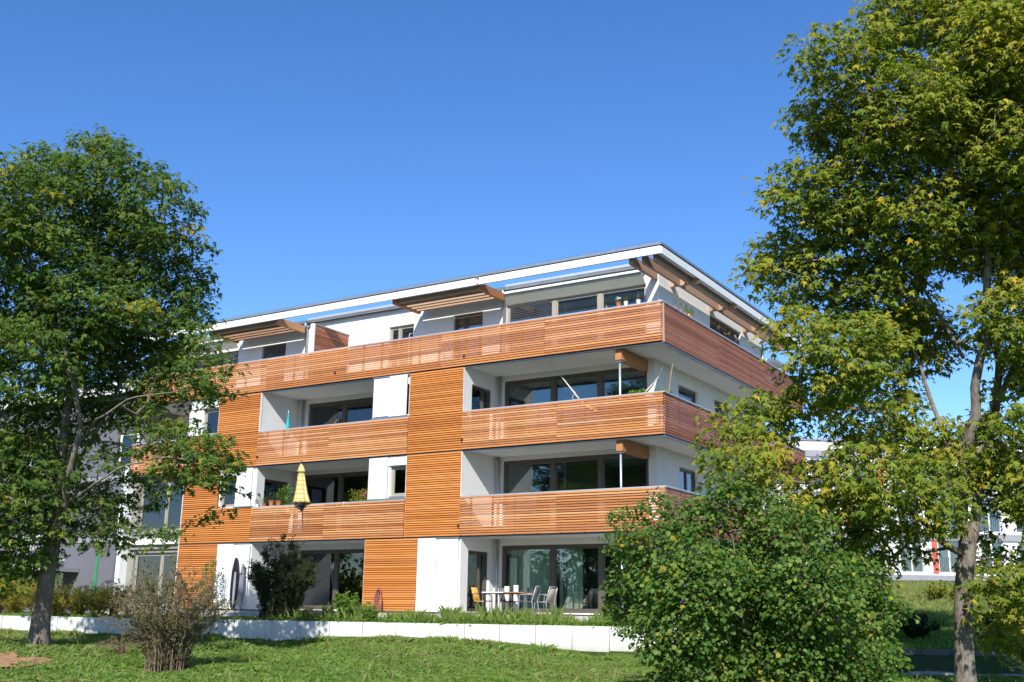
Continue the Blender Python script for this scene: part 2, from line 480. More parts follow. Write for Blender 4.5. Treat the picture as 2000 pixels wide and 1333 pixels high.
def ground_mesh():
    def axis(lo, hi, a, b, fine, grow=1.35):
        c = list(np.arange(a, b+1e-6, fine)); st = fine
        p = a
        left = []
        while p > lo: st *= grow; p -= st; left.append(p)
        st = fine; p = b; right = []
        while p < hi: st *= grow; p += st; right.append(p)
        return np.array(left[::-1]+c+right)
    # grid aligned to the wall so that the step sits behind the wall slab
    ss = axis(-900, 900, -26, 34, .5); dd = axis(-900, 1100, -26, 26, .5); dd = np.unique(np.concatenate([dd[np.abs(dd) > .01], [-.06, -.02, .06, .15]]))
    ss = np.unique(np.concatenate([ss, [WALL_S0-.2, WALL_S0+.04]]))
    S, D = np.meshgrid(ss, dd, indexing='ij')
    X = W0[0]+WD[0]*S+WN[0]*D; Y = W0[1]+WD[1]*S+WN[1]*D
    Z = ground_z(X, Y)
    V = np.stack([X, Y, Z], -1).reshape(-1, 3)
    n, m = S.shape
    i = np.arange(n-1)[:, None]*m; j = np.arange(m-1)[None, :]
    F = np.stack([i+j, i+j+1, i+m+j+1, i+m+j], -1).reshape(-1, 4)
    # orientation up
    a, b, c_ = V[F[0, 0]], V[F[0, 1]], V[F[0, 2]]
    if np.cross(b-a, c_-a)[2] < 0: F = F[:, ::-1]
    return link('ground', np_mesh('ground', V, F, True), MAT['ground'])
tag(ground_mesh(), kind='structure')

# ------------------------------------------------------------------ the apartment building
B = thing('apartment_building', (-10, 2, 0), 'four storey apartment building clad in orange larch slats with white loggias and open roof rim', 'building')
Z0, B1, C1, B2, C2, B3, C3 = .10, 2.55, 3.90, 5.43, 6.80, 8.35, 9.69
XL, XR, YD, XI, YI = -21.0, 0.0, 14.2, -1.25, 2.15
PIT, SH = .0767, .0588

MESHCACHE = {}
def slat(parent, L, loc, axis='x', mat='slat', h=SH, t=.030, name='slat'):
    key = (round(L, 3), axis, mat, h, t)
    if key not in MESHCACHE:
        m = MB()
        m2 = [(-t, -h/2+.004), (0, -h/2), (0, h/2-.004), (-t, h/2)]        # slanted top and bottom edges
        if axis == 'x': m.prism([(-p[0]-t, p[1]) for p in m2], 'x', 0, L)
        else: m.prism([(p[0]+t, p[1]) for p in m2], 'y', 0, L)
        me = np_mesh('slat', np.vstack(m.v), [np.vstack(m.q), np.vstack(m.t)])
        me.materials.append(MAT[mat]); MESHCACHE[key] = me
    o = bpy.data.objects.new(name, MESHCACHE[key]); COL.objects.link(o)
    o.parent = parent
    o.location = Vector(loc)-Vector(wloc(parent))
    return o
def part_empty(name, parent, loc=(0, 0, 0)):
    o = bpy.data.objects.new(name, None); COL.objects.link(o); o.parent = parent
    o.location = Vector(loc)-Vector(wloc(parent)); return o

# --- slabs, ceilings, rooms
for zt, zb in ((2.85, 2.60), (5.74, 5.48), (8.66, 8.40)):
    m = MB()
    m.box(-24.4, -.06, .06, 2.2, zb, zt); m.box(-24.4, XI, 2.2, 12.38, zb, zt); m.box(XI, -.06, 2.2, YD-.06, zb, zt); m.box(-9, XI, 12.38, YD-.06, zb, zt)
    m.build('floor_slab', MAT['plaster_in'], B)
bx('ground_slab', MAT['deck'], B, -24.4, .2, -.9, 12.38, -.25, .06)
m = MB()
m.box(-24.4, XI-.02, 6.4, 6.6, .1, 11.5)
for x in (-17.25, -11.4, -7.62, -4.9):
    m.box(x, x+.12, 2.46, 6.4, .1, 11.5)
m.box(-24.4, XI-.02, 12.3, 12.38, .1, 11.5)
m.box(-24.4, -24.25, .4, 12.3, 0.06, 11.5)
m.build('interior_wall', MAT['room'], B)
# roof
m = MB()
m.box(-24.6, -1.07, 2.02, 12.6, 11.62, 11.74)
m.build('roof', MAT['roofmetal'], B)
bx('roof_ceiling', MAT['plaster_in'], B, -24.6, -1.09, 2.16, 12.5, 11.502, 11.60)

# --- walls with window openings
def frameF(y): return lambda a, d, z: (a, y+d, z)                 # faces -y; a runs along +x, d goes inwards
def frameS(x): return lambda a, d, z: (x-d, a, z)                 # faces +x; a runs along +y
def lbox(m, fr, a0, a1, d0, d1, z0, z1):
    P = [fr(a, d, z) for z in (z0, z1) for d in (d0, d1) for a in (a0, a1)]
    x = [p[0] for p in P]; y = [p[1] for p in P]
    return m.box(min(x), max(x), min(y), max(y), z0, z1)
def wall(fr, a0, a1, z0, z1, th, holes=(), mat='plaster', name='wall', parent=B):
    A = sorted({a0, a1}|{h[0] for h in holes}|{h[1] for h in holes}); Zs = sorted({z0, z1}|{h[2] for h in holes}|{h[3] for h in holes})
    m = MB()
    for i in range(len(A)-1):
        run = None
        for j in range(len(Zs)-1):
            am, zm = (A[i]+A[i+1])/2, (Zs[j]+Zs[j+1])/2
            hole = any(h[0] < am < h[1] and h[2] < zm < h[3] for h in holes)
            if hole:
                if run: lbox(m, fr, A[i], A[i+1], 0, th, run[0], run[1]); run = None
            else: run = (run[0] if run else Zs[j], Zs[j+1])
        if run: lbox(m, fr, A[i], A[i+1], 0, th, run[0], run[1])
    return m.build(name, MAT[mat], parent)
def window(fr, a0, a1, z0, z1, splits=(), dep=.10, fw=.07, mull=.16, mat='frame', blind=None, parent=B, sill=False):
    """splits: centre positions of mullions"""
    e = .004
    m = MB()
    lbox(m, fr, a0+e, a1-e, dep, dep+.08, z1-fw, z1-e); lbox(m, fr, a0+e, a1-e, dep, dep+.08, z0+e, z0+fw)
    edges = [a0+e, a1-e]
    lbox(m, fr, a0+e, a0+fw, dep, dep+.08, z0+fw, z1-fw); lbox(m, fr, a1-fw, a1-e, dep, dep+.08, z0+fw, z1-fw)
    cuts = [a0+fw]
    for s in splits:
        lbox(m, fr, s-mull/2, s+mull/2, dep-.012, dep+.08, z0+fw, z1-fw); cuts += [s-mull/2, s+mull/2]
    cuts.append(a1-fw)
    f = m.build('window_frame', MAT[mat], parent)
    for k in range(0, len(cuts), 2):
        c0, c1 = cuts[k], cuts[k+1]
        # sash
        m = MB(); sw = .045
        lbox(m, fr, c0+.002, c1-.002, dep+.015, dep+.06, z1-fw-sw, z1-fw-.002); lbox(m, fr, c0+.002, c1-.002, dep+.015, dep+.06, z0+fw+.002, z0+fw+sw)
        lbox(m, fr, c0+.002, c0+sw, dep+.015, dep+.06, z0+fw+sw, z1-fw-sw); lbox(m, fr, c1-sw, c1-.002, dep+.015, dep+.06, z0+fw+sw, z1-fw-sw)
        m.build('sash', MAT[mat], f)
        m = MB(); lbox(m, fr, c0+sw, c1-sw, dep+.035, dep+.045, z0+fw+sw, z1-fw-sw); m.build('pane', MAT['glass'], f)
    if sill:
        m = MB(); lbox(m, fr, a0-.02, a1+.02, -.05, dep-.002, z0-.035, z0-.003); m.build('sill', MAT['zinc'], f)
    return f
F_ = frameF
# penthouse wall (set back)
pent = [(-7.15, -1.53, 8.7, 11.06), (-9.5, -8.17, 9.0, 10.98), (-12.57, -11.35, 9.0, 10.92), (-19.38, -18.03, 9.0, 10.95), (-23.9, -20.8, 8.7, 10.95)]
wall(F_(YI), -24.4, -1.05, 8.66, 11.5, .30, pent)
window(F_(YI), -7.15, -1.53, 8.7, 11.06, (-5.15, -3.33), mat='frame_lt')
window(F_(YI), -9.5, -8.17, 9.0, 10.98, (-9.0,), mull=.09)
window(F_(YI), -12.57, -11.35, 9.0, 10.92, (-12.1,), mull=.09, mat='frame_lt')
window(F_(YI), -19.38, -18.03, 9.0, 10.95, ())
window(F_(YI), -23.9, -20.8, 8.7, 10.95, (-22.2,))
def blinds(x0, x1, z0, z1, y, seps):
    p = part_empty('blind', B, (x0, y, z0))
    z = z0
    while z < z1:
        m = MB(); m.prism([(y, z+.012), (y+.035, z), (y+.035, z+.006), (y, z+.018)], 'x', x0, x1); m.build('blind_slat', MAT['blind'], p); z += .065
    m = MB()
    for s in seps: m.tube([(s, y-.006, z0), (s, y-.006, z1)], .007, 4)
    m.build('blind_cord', MAT['metal_dark'], p)
blinds(-6.98, -5.30, 9.55, 10.98, YI+.02, (-6.6, -6.1, -5.6))
blinds(-19.34, -18.07, 9.5, 10.90, YI+.02, (-19.0, -18.7, -18.4))
blinds(-23.8, -20.86, 9.5, 10.90, YI+.02, (-23.2, -22.6, -22.0, -21.4))
# sage sloped sheets above the big windows, white strip on top
for x0, x1 in ((-7.12, -1.55), (-24.0, -20.83)):
    m = MB(); m.prism([(1.86, 11.36), (1.90, 11.38), (2.145, 11.09), (2.145, 11.05)], 'x', x0, x1); m.build('awning', MAT['sage'], B)
    m = MB(); m.box(x0, x1, 1.80, 2.145, 11.385, 11.46); m.build('awning_box', MAT['panel'], B)
# gutters with flashing, down pipes
for x0, x1 in ((-7.10, -1.16), (-16.75, -10.90), (-24.4, -20.6)):
    m = MB(); th = np.linspace(math.pi, 2*math.pi, 7)
    poly = [(1.93+.085*math.cos(t), 11.66+.085*math.sin(t)) for t in th]+[(2.004, 11.66), (1.858, 11.66)]
    m.prism(poly, 'x', x0, x1); m.build('gutter', MAT['zinc'], B)
    bx('roof_edge', MAT['zinc_cap'], B, x0, x1, 2.0, 2.016, 11.60, 11.80)
for x in (-7.17, -16.80):
    m = MB(); m.tube([(x, 1.93, 11.60), (x, 1.95, 11.45), (x, 2.06, 11.3), (x, 2.06, 8.66)], .055, 10); m.build('downpipe', MAT['zinc'], B, smooth=True)
for x in (-7.30, -16.78):
    for za, zb in ((.06, B1+.04), (2.85, B2+.04), (5.74, B3+.04)):
        m = MB(); m.tube([(x, 2.06, za), (x, 2.06, zb)], .055, 10); m.build('downpipe', MAT['zinc'], B, smooth=True)
# --- roof rim: fascia panels, dark joint, metal cap
def jit(a): return a*(random.random()-.5)
x = 0.0; k = 0
xs = [0.0, -.72, -3.0]
while xs[-1] > -24.6: xs.append(xs[-1]-2.28)
for a, b in zip(xs[:-1], xs[1:]):
    bx('fascia_panel', MAT['fascia'], B, b+.006, a-(.0 if a < 0 else .0), -.02+jit(.004), .03, 11.25, 11.50)
ys = [.034, 2.3]
while ys[-1] < YD-.5: ys.append(ys[-1]+2.28)
for a, b in zip(ys[:-1], ys[1:]):
    bx('fascia_panel', MAT['fascia'], B, -.03, .02+jit(.004), a, b-.006, 11.25, 11.50)
m = MB(); m.box(-24.6, -.04, .04, .20, 11.30, 11.56); m.box(-.20, -.04, .2, YD, 11.30, 11.56); m.build('roof_rim', MAT['fascia'], B)
m = MB(); m.box(-24.6, .0, .0, .05, 11.502, 11.535); m.box(-.05, 0, .05, YD, 11.502, 11.535); m.build('shadow_joint', MAT['flash'], B)
m = MB(); m.box(-24.6, .045, -.045, .22, 11.537, 11.625); m.box(-.22, .045, .22, YD, 11.537, 11.625); m.build('rim_cap', MAT['rimcap'], B)
# small clip on the fascia, lightning-rod holders on the cap
m = MB(); m.box(-7.0, -6.94, -.09, -.022, 11.38, 11.56); m.tube([(-7.05, -.09, 11.5), (-6.88, -.09, 11.5)], .03, 6); m.tube([(-6.97, -.1, 11.40), (-6.93, -.1, 11.30)], .025, 6); m.build('bracket', MAT['zinc'], B)
m = MB()
for x in np.arange(-23.5, -.5, 1.15): m.box(x, x+.03, -.02, .01, 11.625, 11.67)
m.tube([(-24.5, -.005, 11.672), (-.1, -.005, 11.672)], .006, 4)
m.build('lightning_rod', MAT['zinc'], B)
# --- canopies over two stretches of the front terrace
for x0, x1 in ((-10.85, -7.08), (-20.5, -16.75)):
    bx('canopy_beam', MAT['beam'], B, x1-.07, x1+.06, .21, 1.80, 11.14, 11.415)
    bx('canopy_beam', MAT['beam'], B, x0-.06, x0+.07, .21, 1.80, 11.14, 11.415)
    for i, y in enumerate((.34, .64, .94, 1.24, 1.54)):
        bx('canopy_slat', MAT['beam_x'], B, x0+.075, x1-.075, y, y+.045, 11.155, 11.375)
    bx('canopy_sun_block', MAT['roofmetal'], B, x0, x1, 1.60, 2.12, 11.40, 11.44)  # added strip, widened to keep a sun patch off the wall below
# side pergola: two rails of deep boards on cross brackets
bx('pergola_beam', MAT['beam_x'], B, -1.22, -1.08, .21, 2.14, 11.12, 11.40)
for y0, y1 in ((.25, 3.10), (3.24, 6.66), (6.80, 10.2), (10.34, 13.9)):
    for x in (-.78, -.385):
        bx('pergola_board', MAT['beam_grey'], B, x, x+.10, y0, y1, 11.10, 11.42)
for y in (3.11, 6.67, 10.21, 13.91):
    bx('pergola_bracket', MAT['beam_x'], B, -1.045, -.04, y, y+.12, 11.11, 11.40)
# --- penthouse side wall
S_ = frameS
wall(S_(-1.05), YI+.30, 12.38, 8.66, 11.5, .25, [(6.69, 10.0, 9.9, 11.04)])
window(S_(-1.05), 6.69, 10.0, 9.9, 11.04, (7.9, 9.0), mull=.10)
m = MB(); m.tube([(-.99, 12.3, 8.7), (-.99, 12.3, 11.3)], .05, 8); m.build('downpipe', MAT['zinc'], B, smooth=True)
m = MB(); m.lathe((-.99, 11.6, 10.0), [(0, 0), (.06, .02), (.07, .1), (.03, .16), (0, .17)], 10); m.build('wall_lamp', MAT['white_pot'], B)
bx('rear_soffit', MAT['plaster_in'], B, -6, -.6, 12.62, YD-.3, 10.35, 10.5)
# --- lower floors side wall
for z0, z1, hs in ((Z0, B1+.05, []), (2.85, B2+.05, [(4.0, 5.6, 3.6, 5.02), (7.6, 8.9, 3.6, 5.02), (10.5, 11.6, 3.6, 5.0)]), (5.74, B3+.05, [(4.08, 5.82, 6.3, 7.9), (7.4, 8.6, 6.9, 7.95), (10.5, 11.5, 6.9, 7.95)])):
    wall(S_(XI), YI+.30, 12.38, z0, z1, .28, hs)
    for h in hs: window(S_(XI), *h, splits=((h[0]+h[1])/2,) if h[1]-h[0] < 1.65 else (), mull=.08)
    bx('corner_wall', MAT['plaster'], B, -1.53, XI, YI, YI+.30, z0, z1)
    m = MB(); m.tube([(XI+.06, 11.9, z0), (XI+.06, 11.9, z1)], .05, 8); m.build('downpipe', MAT['zinc'], B, smooth=True)
# --- loggia back walls
for z0, z1, zt in ((Z0, B1+.05, 2.38), (2.85, B2+.05, 5.33), (5.74, B3+.05, 8.22)):
    wall(F_(YI), -7.45, -1.53, z0, z1, .30, [(-7.2, -1.54, z0+.04, zt)])
    window(F_(YI), -7.2, -1.54, z0+.04, zt, (-5.18, -3.34), fw=.10, mull=.17)
    wall(F_(YI), -17.05, -11.47, z0, z1, .30, [(-16.6, -11.6, z0+.04, zt)])
    window(F_(YI), -16.6, -11.6, z0+.04, zt, (-14.73, -13.2), fw=.10, mull=.17)
# --- blocks: front walls
WZ = .055   # wall face behind the timber
wall(F_(WZ), -21.0, -17.05, Z0, 2.6, .25, []); 
wall(F_(WZ), -21.0, -17.05, 2.6, 5.48, .25, [(-18.98, -18.09, 3.95, 5.07)])
wall(F_(WZ), -21.0, -17.05, 5.48, 8.4, .25, [(-20.3, -19.42, 6.85, 7.95)])
wall(F_(WZ), -11.47, -7.45, Z0, 2.6, .25, [(-9.0, -7.8, .6, 2.2)])
wall(F_(WZ), -11.47, -7.45, 2.6, 5.48, .25, [(-10.55, -9.84, 4.02, 5.08)])
wall(F_(WZ), -11.47, -7.45, 5.48, 8.4, .25, [(-10.9, -9.84, 6.90, 8.0)])
window(F_(WZ), -18.98, -18.09, 3.95, 5.07, mat='frame_lt'); window(F_(WZ), -20.3, -19.42, 6.85, 7.95, mat='frame_lt')
window(F_(WZ), -10.55, -9.84, 4.02, 5.08, mat='frame_lt', sill=True); window(F_(WZ), -10.9, -9.84, 6.90, 8.0, mat='frame')
# loggia left walls (lit, facing +x) with doors
for z0, z1, zd, hole in ((Z0, B1+.05, 2.14, True), (2.85, B2+.05, 5.03, False), (5.74, B3+.05, 7.84, True)):
    hs = [(.50, 1.82, z0+.04, zd)] if hole else []
    wall(S_(-7.45), .305, YI, z0, z1, .2, hs)
    if hole: window(S_(-7.45), *hs[0], splits=(1.35,), mull=.10, fw=.06)
    else:
        m = MB(); m.lathe((-7.42, 1.35, 4.66), [(0, -.05), (.05, -.04), (.06, .02), (.03, .06), (0, .07)], 10); m.build('wall_lamp', MAT['white_pot'], B)
    hole = z0 > 1 and z0 < 5
    hs = [(.48, 1.84, z0+.04, zd)] if hole else []
    wall(S_(-17.05), .305, YI, z0, z1, .2, hs)
    if hole: window(S_(-17.05), *hs[0], splits=(1.35,), mull=.10, fw=.06)
    bx('wall', MAT['plaster'], B, -11.47, -11.27, .305, YI, z0, z1)
m = MB(); m.lathe((-7.42, 1.4, 8.08), [(0, -.05), (.06, -.03), (.06, .04), (0, .06)], 10); m.build('wall_lamp', MAT['white_pot'], B)
# --- shutters and panels on the front
def shut(x0, x1, z0, z1, y=-.035, mat='panel', label=None):
    f = bx('shutter', MAT[mat], B, x0, x1, y, y+.035, z0, z1)
    return f
shut(-11.40, -10.66, B2+1.46, B3-.06, y=-.040, mat='panel_grey'); shut(-10.64, -9.86, B2+1.42, B3-.03, y=-.085)
shut(-11.46, -10.62, C1+.05, B2-.03, mat='panel_grey')
shut(-18.06, -17.24, C1+.05, B2-.03)
shut(-9.17, -8.36, .12, B1-.02, mat='panel_grey'); shut(-8.335, -7.50, .12, B1-.07)
shut(-18.80, -17.94, .12, B1-.03, mat='panel_grey'); shut(-17.91, -17.08, .12, B1-.07)
bx('window_lintel', MAT['panel'], B, -10.60, -9.80, -.012, .052, 5.10, 5.38); bx('window_lintel', MAT['panel'], B, -19.02, -18.08, -.012, .052, 5.10, 5.39)
bx('window_lintel', MAT['panel'], B, -20.96, -19.37, -.012, .052, 7.98, 8.30)
# rails for the shutters
for a in ((-11.46, -9.76, B3-.03, B3), (-11.46, -9.76, B2+1.38, B2+1.415), (-11.46, -9.78, C1+.005, C1+.045), (-18.1, -17.1, C1+.005, C1+.045), (-8.4, -7.46, B1-.05, B1-.01)):
    bx('shutter_rail', MAT['zinc'], B, a[0], a[1], -.06, .04, a[2], a[3])
# --- balcony parapets: posts, caps, flashing, slats
def cap(x0, x1, z): bx('parapet_cap', MAT['zinc_cap'], B, x0, x1, -.045, .14, z-.045, z)
cap(-24.4, .045, C3); cap(-17.02, -9.76, C2); cap(-7.44, .045, C2); cap(-17.1, -9.78, C1); cap(-7.45, .045, C1); cap(-24.4, -21.02, C2)
for z in (C1, C2, C3):
    bx('parapet_cap', MAT['zinc_cap'], B, -.14, .045, .142, YD, z-.045, z)
    bx('parapet_cap', MAT['zinc_cap'], B, -9, -.142, YD-.12, YD+.045, z-.045, z)
for z in (B1, B2, B3):
    m = MB(); m.box(-24.4 if z > 5 else -21.0, .012, -.012, .10, z+.0, z+.03); m.box(-.10, .012, .102, YD, z, z+.03); m.build('flashing', MAT['flash'], B)
    m = MB(); m.box(-24.4 if z > 5 else -21.0, -.0, .004, .14, z-.022, z-.002); m.box(-.14, .0, .142, YD, z-.022, z-.002); m.build('drip_edge', MAT['zinc'], B)
def joints(x0, x1, n):
    return np.linspace(x0, x1, n+1)
def open_parapet(x0, x1, zb, zc, nseg, axis='x'):
    zb = zb+.035; zt = zc-.05
    n = int((zt-zb+.02)/PIT); pit = (zt-zb+.026)/n
    p = part_empty('parapet', B, (x0, 0, zb))
    e = joints(x0, x1, nseg)
    for i in range(nseg):
        for r in range(n):
            slat(p, e[i+1]-e[i]-.005, (e[i], -.020+random.uniform(-.002, .002), zb+pit*r+SH/2+.004), t=.056)
    for q in np.arange(x0+.35, x1, .86):
        bx('parapet_post', MAT['beam_grey'], p, q, q+.06, .030, .08, zb-.03, zt-.0)
    return p
open_parapet(-21.0, 0.0, B3, C3, 5)
open_parapet(-17.02, -9.76, B2, C2, 2)
open_parapet(-7.44, 0.0, B2, C2, 2)
open_parapet(-17.10, -9.78, B1, C1, 2)
open_parapet(-7.45, 0.0, B1, C1, 2)
def solid_rows(x0, x1, z0, z1, name='cladding', mat='slat_solid'):
    n = int(round((z1-z0)/PIT)); pit = (z1-z0)/n
    p = part_empty(name, B, (x0, 0, z0))
    bx('backing', MAT['membrane'], p, x0+.001, x1-.001, .016, .052, z0, z1)
    for r in range(n):
        slat(p, x1-x0-.006, (x0+.003, -.014+random.uniform(-.0015, .0015), z0+pit*(r+.5)), mat=mat, h=.057)
    return p
solid_rows(-9.755, -7.445, 6.81, B3-.005)         # between the upper loggias
solid_rows(-9.755, -7.455, B2+.035, 6.80)
solid_rows(-9.775, -7.455, B1+.035, B2-.005)
solid_rows(-11.485, -9.18, .12, B1-.005)
def joined_rows(name, specs, mat):
    """specs: (axis, start, end, fixed, z0, z1, segs, open)"""
    m = MB(); t = .026
    for axis, a0, a1, z0, z1, ns, op in specs:
        n = int((z1-z0)/PIT); pit = (z1-z0)/n; h = SH if op else .057
        e = np.linspace(a0, a1, ns+1)
        for i in range(ns):
            for r in range(n):
                z = z0+pit*(r+.5); tt = random.random(); k0 = m.n
                j = random.uniform(-.002, .002)
                poly = [(0, -h/2), (0, h/2-.006), (-t, h/2), (-t, -h/2+.006)]
                if axis == 'x': P = [(q[0]*1.0+.012+j, z+q[1]) for q in poly]; m.prism(P[::-1], 'x', e[i]+.003, e[i+1]-.003)
                else: P = [(-q[0]-.012+j, z+q[1]) for q in poly]; m.prism(P, 'y', e[i]+.003, e[i+1]-.003)
                m.a[-1][:] = tt
    o = m.build(name, MAT[mat], B, attr=True); o['kind'] = 'stuff'; return o
joined_rows('slat', [('x', -21.0, -17.055, 6.81, B3-.005, 1, 0), ], 'slat_solid') if False else None
left_specs = [('x', -19.35, -17.04, 6.81, B3-.005, 1, 0), ('x', -21.0, -17.04, B2+.035, 6.80, 1, 0), ('x', -21.0, -19.03, C1+.03, B2-.005, 1, 0),
              ('x', -21.0, -17.12, B1+.035, C1+.02, 1, 0), ('x', -21.0, -18.82, .12, B1-.005, 1, 0)]
joined_rows('slat', left_specs, 'slat_solid')
m = MB()
for s in left_specs: m.box(s[1]+.001, s[2]-.001, .016, .052, s[3], s[4])
m.build('backing', MAT['membrane'], B)
joined_rows('slat', [('y', .016, YD, B1+.035, C1-.05, 3, 1), ('y', .016, YD, B2+.035, C2-.05, 3, 1), ('y', .016, YD, B3+.035, C3-.05, 3, 1)], 'slat_side_shaded')
joined_rows('slat', [('x', -24.4, -21.01, B3+.035, C3-.05, 1, 1), ('x', -24.4, -21.01, B2+.035, C2-.05, 1, 1)], 'slat')
for z0, z1 in ((B1, C1), (B2, C2), (B3, C3)):
    for q in np.arange(.4, YD-.1, .86): bx('parapet_post', MAT['beam_grey'], B, -.08, -.030, q, q+.06, z0+.04, z1-.05)
    bx('parapet_board', MAT['slat_side_shaded'], B, -9, -.02, YD-.05, YD-.02, z0+.04, z1-.05)
# --- corner posts and glulam beams under the balconies
for zb, zc in ((B2, C1), (B3, C2)):
    bx('glulam_beam', MAT['beam'], B, -1.72, -1.50, .02+.14, YI-.002, zb-.36, zb-.024)
    m = MB(); m.tube([(-1.61, .26, zc-1.0), (-1.61, .26, zb-.42)], .035, 12); m.build('steel_post', MAT['zinc_cap'], B, smooth=True)
    m = MB(); m.box(-1.70, -1.52, .18, .34, zb-.42, zb-.40); m.box(-1.69, -1.53, .25, .27, zb-.40, zb-.36); m.build('post_head', MAT['zinc'], B)
bx('glulam_beam', MAT['beam'], B, -1.72, -1.50, .16, YI-.002, B1-.36, B1-.024)
m = MB(); m.tube([(-1.61, .26, .06), (-1.61, .26, B1-.36)], .035, 12); m.build('steel_post', MAT['zinc_cap'], B, smooth=True)
# reveal edges of light metal between timber and loggia
for x, z0, z1 in ((-17.045, C2, B3-.02), (-7.452, C2, B3-.02), (-7.452, C1, B2-.02), (-9.757, C2, B3-.03), (-9.785, C1+.05, B2-.03), (-11.475, .1, B1-.02), (-21.012, .1, B3)):
    bx('edge_trim', MAT['panel'], B, x-.008, x+.010, -.028, .054, z0, z1)
# overflow spouts
for x, z in ((-13.24, 8.75), (-7.40, 8.72), (-7.40, 5.80), (-16.95, 5.82), (-7.46, 2.92)):
    m = MB(); m.tube([(x, .03, z+.01), (x, -.13, z)], .028, 8); m.tube([(x, -.11, z+.004), (x, -.15, z-.05)], .026, 8); m.build('overflow_spout', MAT['metal_dark'], B, smooth=True)
# privacy screen on the roof terrace (slatted, running back from the front)
p = part_empty('privacy_screen', B, (-14.6, .1, 8.66))
bx('screen_post', MAT['panel'], p, -14.78, -14.60, .08, .15, 8.7, 10.86); bx('screen_backing', MAT['membrane'], p, -14.66, -14.63, .16, 2.1, 8.7, 10.80)
z = 9.65
while z < 10.83: slat(p, 1.94, (-14.627, .155, z), axis='y', mat='beam_x' if False else 'slat_side_shaded', h=.056); z += PIT
bx('screen_cap', MAT['zinc'], p, -14.69, -14.57, .152, 2.13, 10.84, 10.865)
# left glazed bay beside the stair
WL = [(-24.0, -21.15, .16, 2.28), (-24.0, -21.15, 3.12, 5.2)]
wall(F_(.30), -24.4, -21.02, .06, 5.48, .2, WL, 'bay')
window(F_(.30), *WL[0], splits=(-22.4,), mull=.10, mat='frame_lt'); window(F_(.30), *WL[1], splits=(-22.4,), mull=.10, mat='frame_lt')
bx('spandrel', MAT['bay'], B, -24.2, -21.05, .20, .295, 2.42, 2.95)
bx('sill', MAT['zinc'], B, -24.2, -21.05, .15, .295, 3.03, 3.07)
bx('column', MAT['panel'], B, -24.66, -24.41, -.05, .3, -.2, 5.9)
m = MB(); m.tube([(-24.8, .0, -.2), (-24.8, .0, 5.9)], .05, 8); m.build('downpipe', MAT['zinc'], B, smooth=True)
wall(F_(2.2), -24.4, -21.02, 5.74, 8.4, .2, [(-23.6, -21.6, 5.8, 8.1)]); window(F_(2.2), -23.6, -21.6, 5.8, 8.1, splits=(-22.6,))
bx('wall', MAT['plaster'], B, -21.2, -21.02, .3, 2.2, 5.74, 8.4)

# curtains behind the ground floor glass
def curtain(x0, x1, y, z0, z1, label):
    m = MB(); n = int((x1-x0)/.035); xs = np.linspace(x0, x1, n); yy = y+.03*np.sin(np.arange(n)*1.25)+.012*np.sin(np.arange(n)*.37)
    V = np.vstack([np.stack([xs, yy, np.full(n, z0)], -1), np.stack([xs, yy, np.full(n, z1)], -1), np.stack([xs, yy+.006, np.full(n, z0)], -1), np.stack([xs, yy+.006, np.full(n, z1)], -1)])
    i = np.arange(n-1); Q = np.vstack([np.stack([i, i+1, n+i+1, n+i], -1), np.stack([2*n+i+1, 2*n+i, 3*n+i, 3*n+i+1], -1)])
    m.add(V, Q); o = m.build('curtain', MAT['curtain'], None, smooth=True); return tag(o, label, 'curtain')
curtain(-7.0, -5.35, 2.50, .16, 2.26, 'pale green curtain filling the ground floor pane behind the patio table')
curtain(-5.05, -4.15, 2.50, .16, 2.26, 'narrow pale green curtain drawn half across the middle ground floor pane')

# ------------------------------------------------------------------ neighbouring buildings
G = thing('grey_building', (-33, 6, 0), 'grey rendered building with white roof edge half hidden behind the left maple', 'building')
hs = [(-29.2, -27.4, .6, 2.5), (-35.6, -33.6, .6, 2.4), (-29.6, -27.6, 3.7, 5.4), (-36.2, -34.2, 3.7, 5.4), (-30.5, -28, 6.6, 8.3), (-42, -39, 3.6, 5.4), (-37.5, -35, 6.6, 8.3)]
wall(F_(4.0), -50, -25.0, -.2, 10.4, .3, hs, 'grey_wall', parent=G)
for h in hs: window(F_(4.0), *h, splits=((h[0]+h[1])/2,), mat='panel', mull=.08, parent=G)
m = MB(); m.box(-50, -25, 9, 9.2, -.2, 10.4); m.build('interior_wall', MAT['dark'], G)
bx('roof', MAT['roofmetal'], G, -50.2, -24.8, 3.7, 14, 10.41, 10.5); bx('roof_edge', MAT['panel'], G, -50.2, -24.8, 3.55, 3.69, 10.2, 10.75)
bx('balcony_slab', MAT['grey_wall'], G, -50, -36.0, 2.2, 3.98, 5.75, 6.1)
for z in (3.1, 6.0): bx('band', MAT['slabgrey'], G, -34, -25.02, 3.96, 3.996, z, z+.22)
for x, mt, z0, z1 in ((-26.1, 'orange', -.1, 3.0), (-31.2, 'green', -.1, 3.0), (-26.6, 'green', 3.4, 5.9)):
    bx('colour_strip', MAT[mt], G, x, x+.16, 3.955, 3.996, z0, z1)
m = MB()
for x in np.arange(-34.6, -32.6, .22): m.tube([(x, 2.0, 1.9), (x, 2.0, 3.3)], .02, 5)
m.tube([(-34.7, 2.0, 3.3), (-32.5, 2.0, 3.3)], .03, 6); m.tube([(-34.7, 2.0, 1.95), (-32.5, 2.0, 1.95)], .025, 6)
m.build('railing', MAT['panel'], G); bx('stair_landing', MAT['slabgrey'], G, -34.8, -32.4, 1.98, 3.98, 1.70, 1.88)

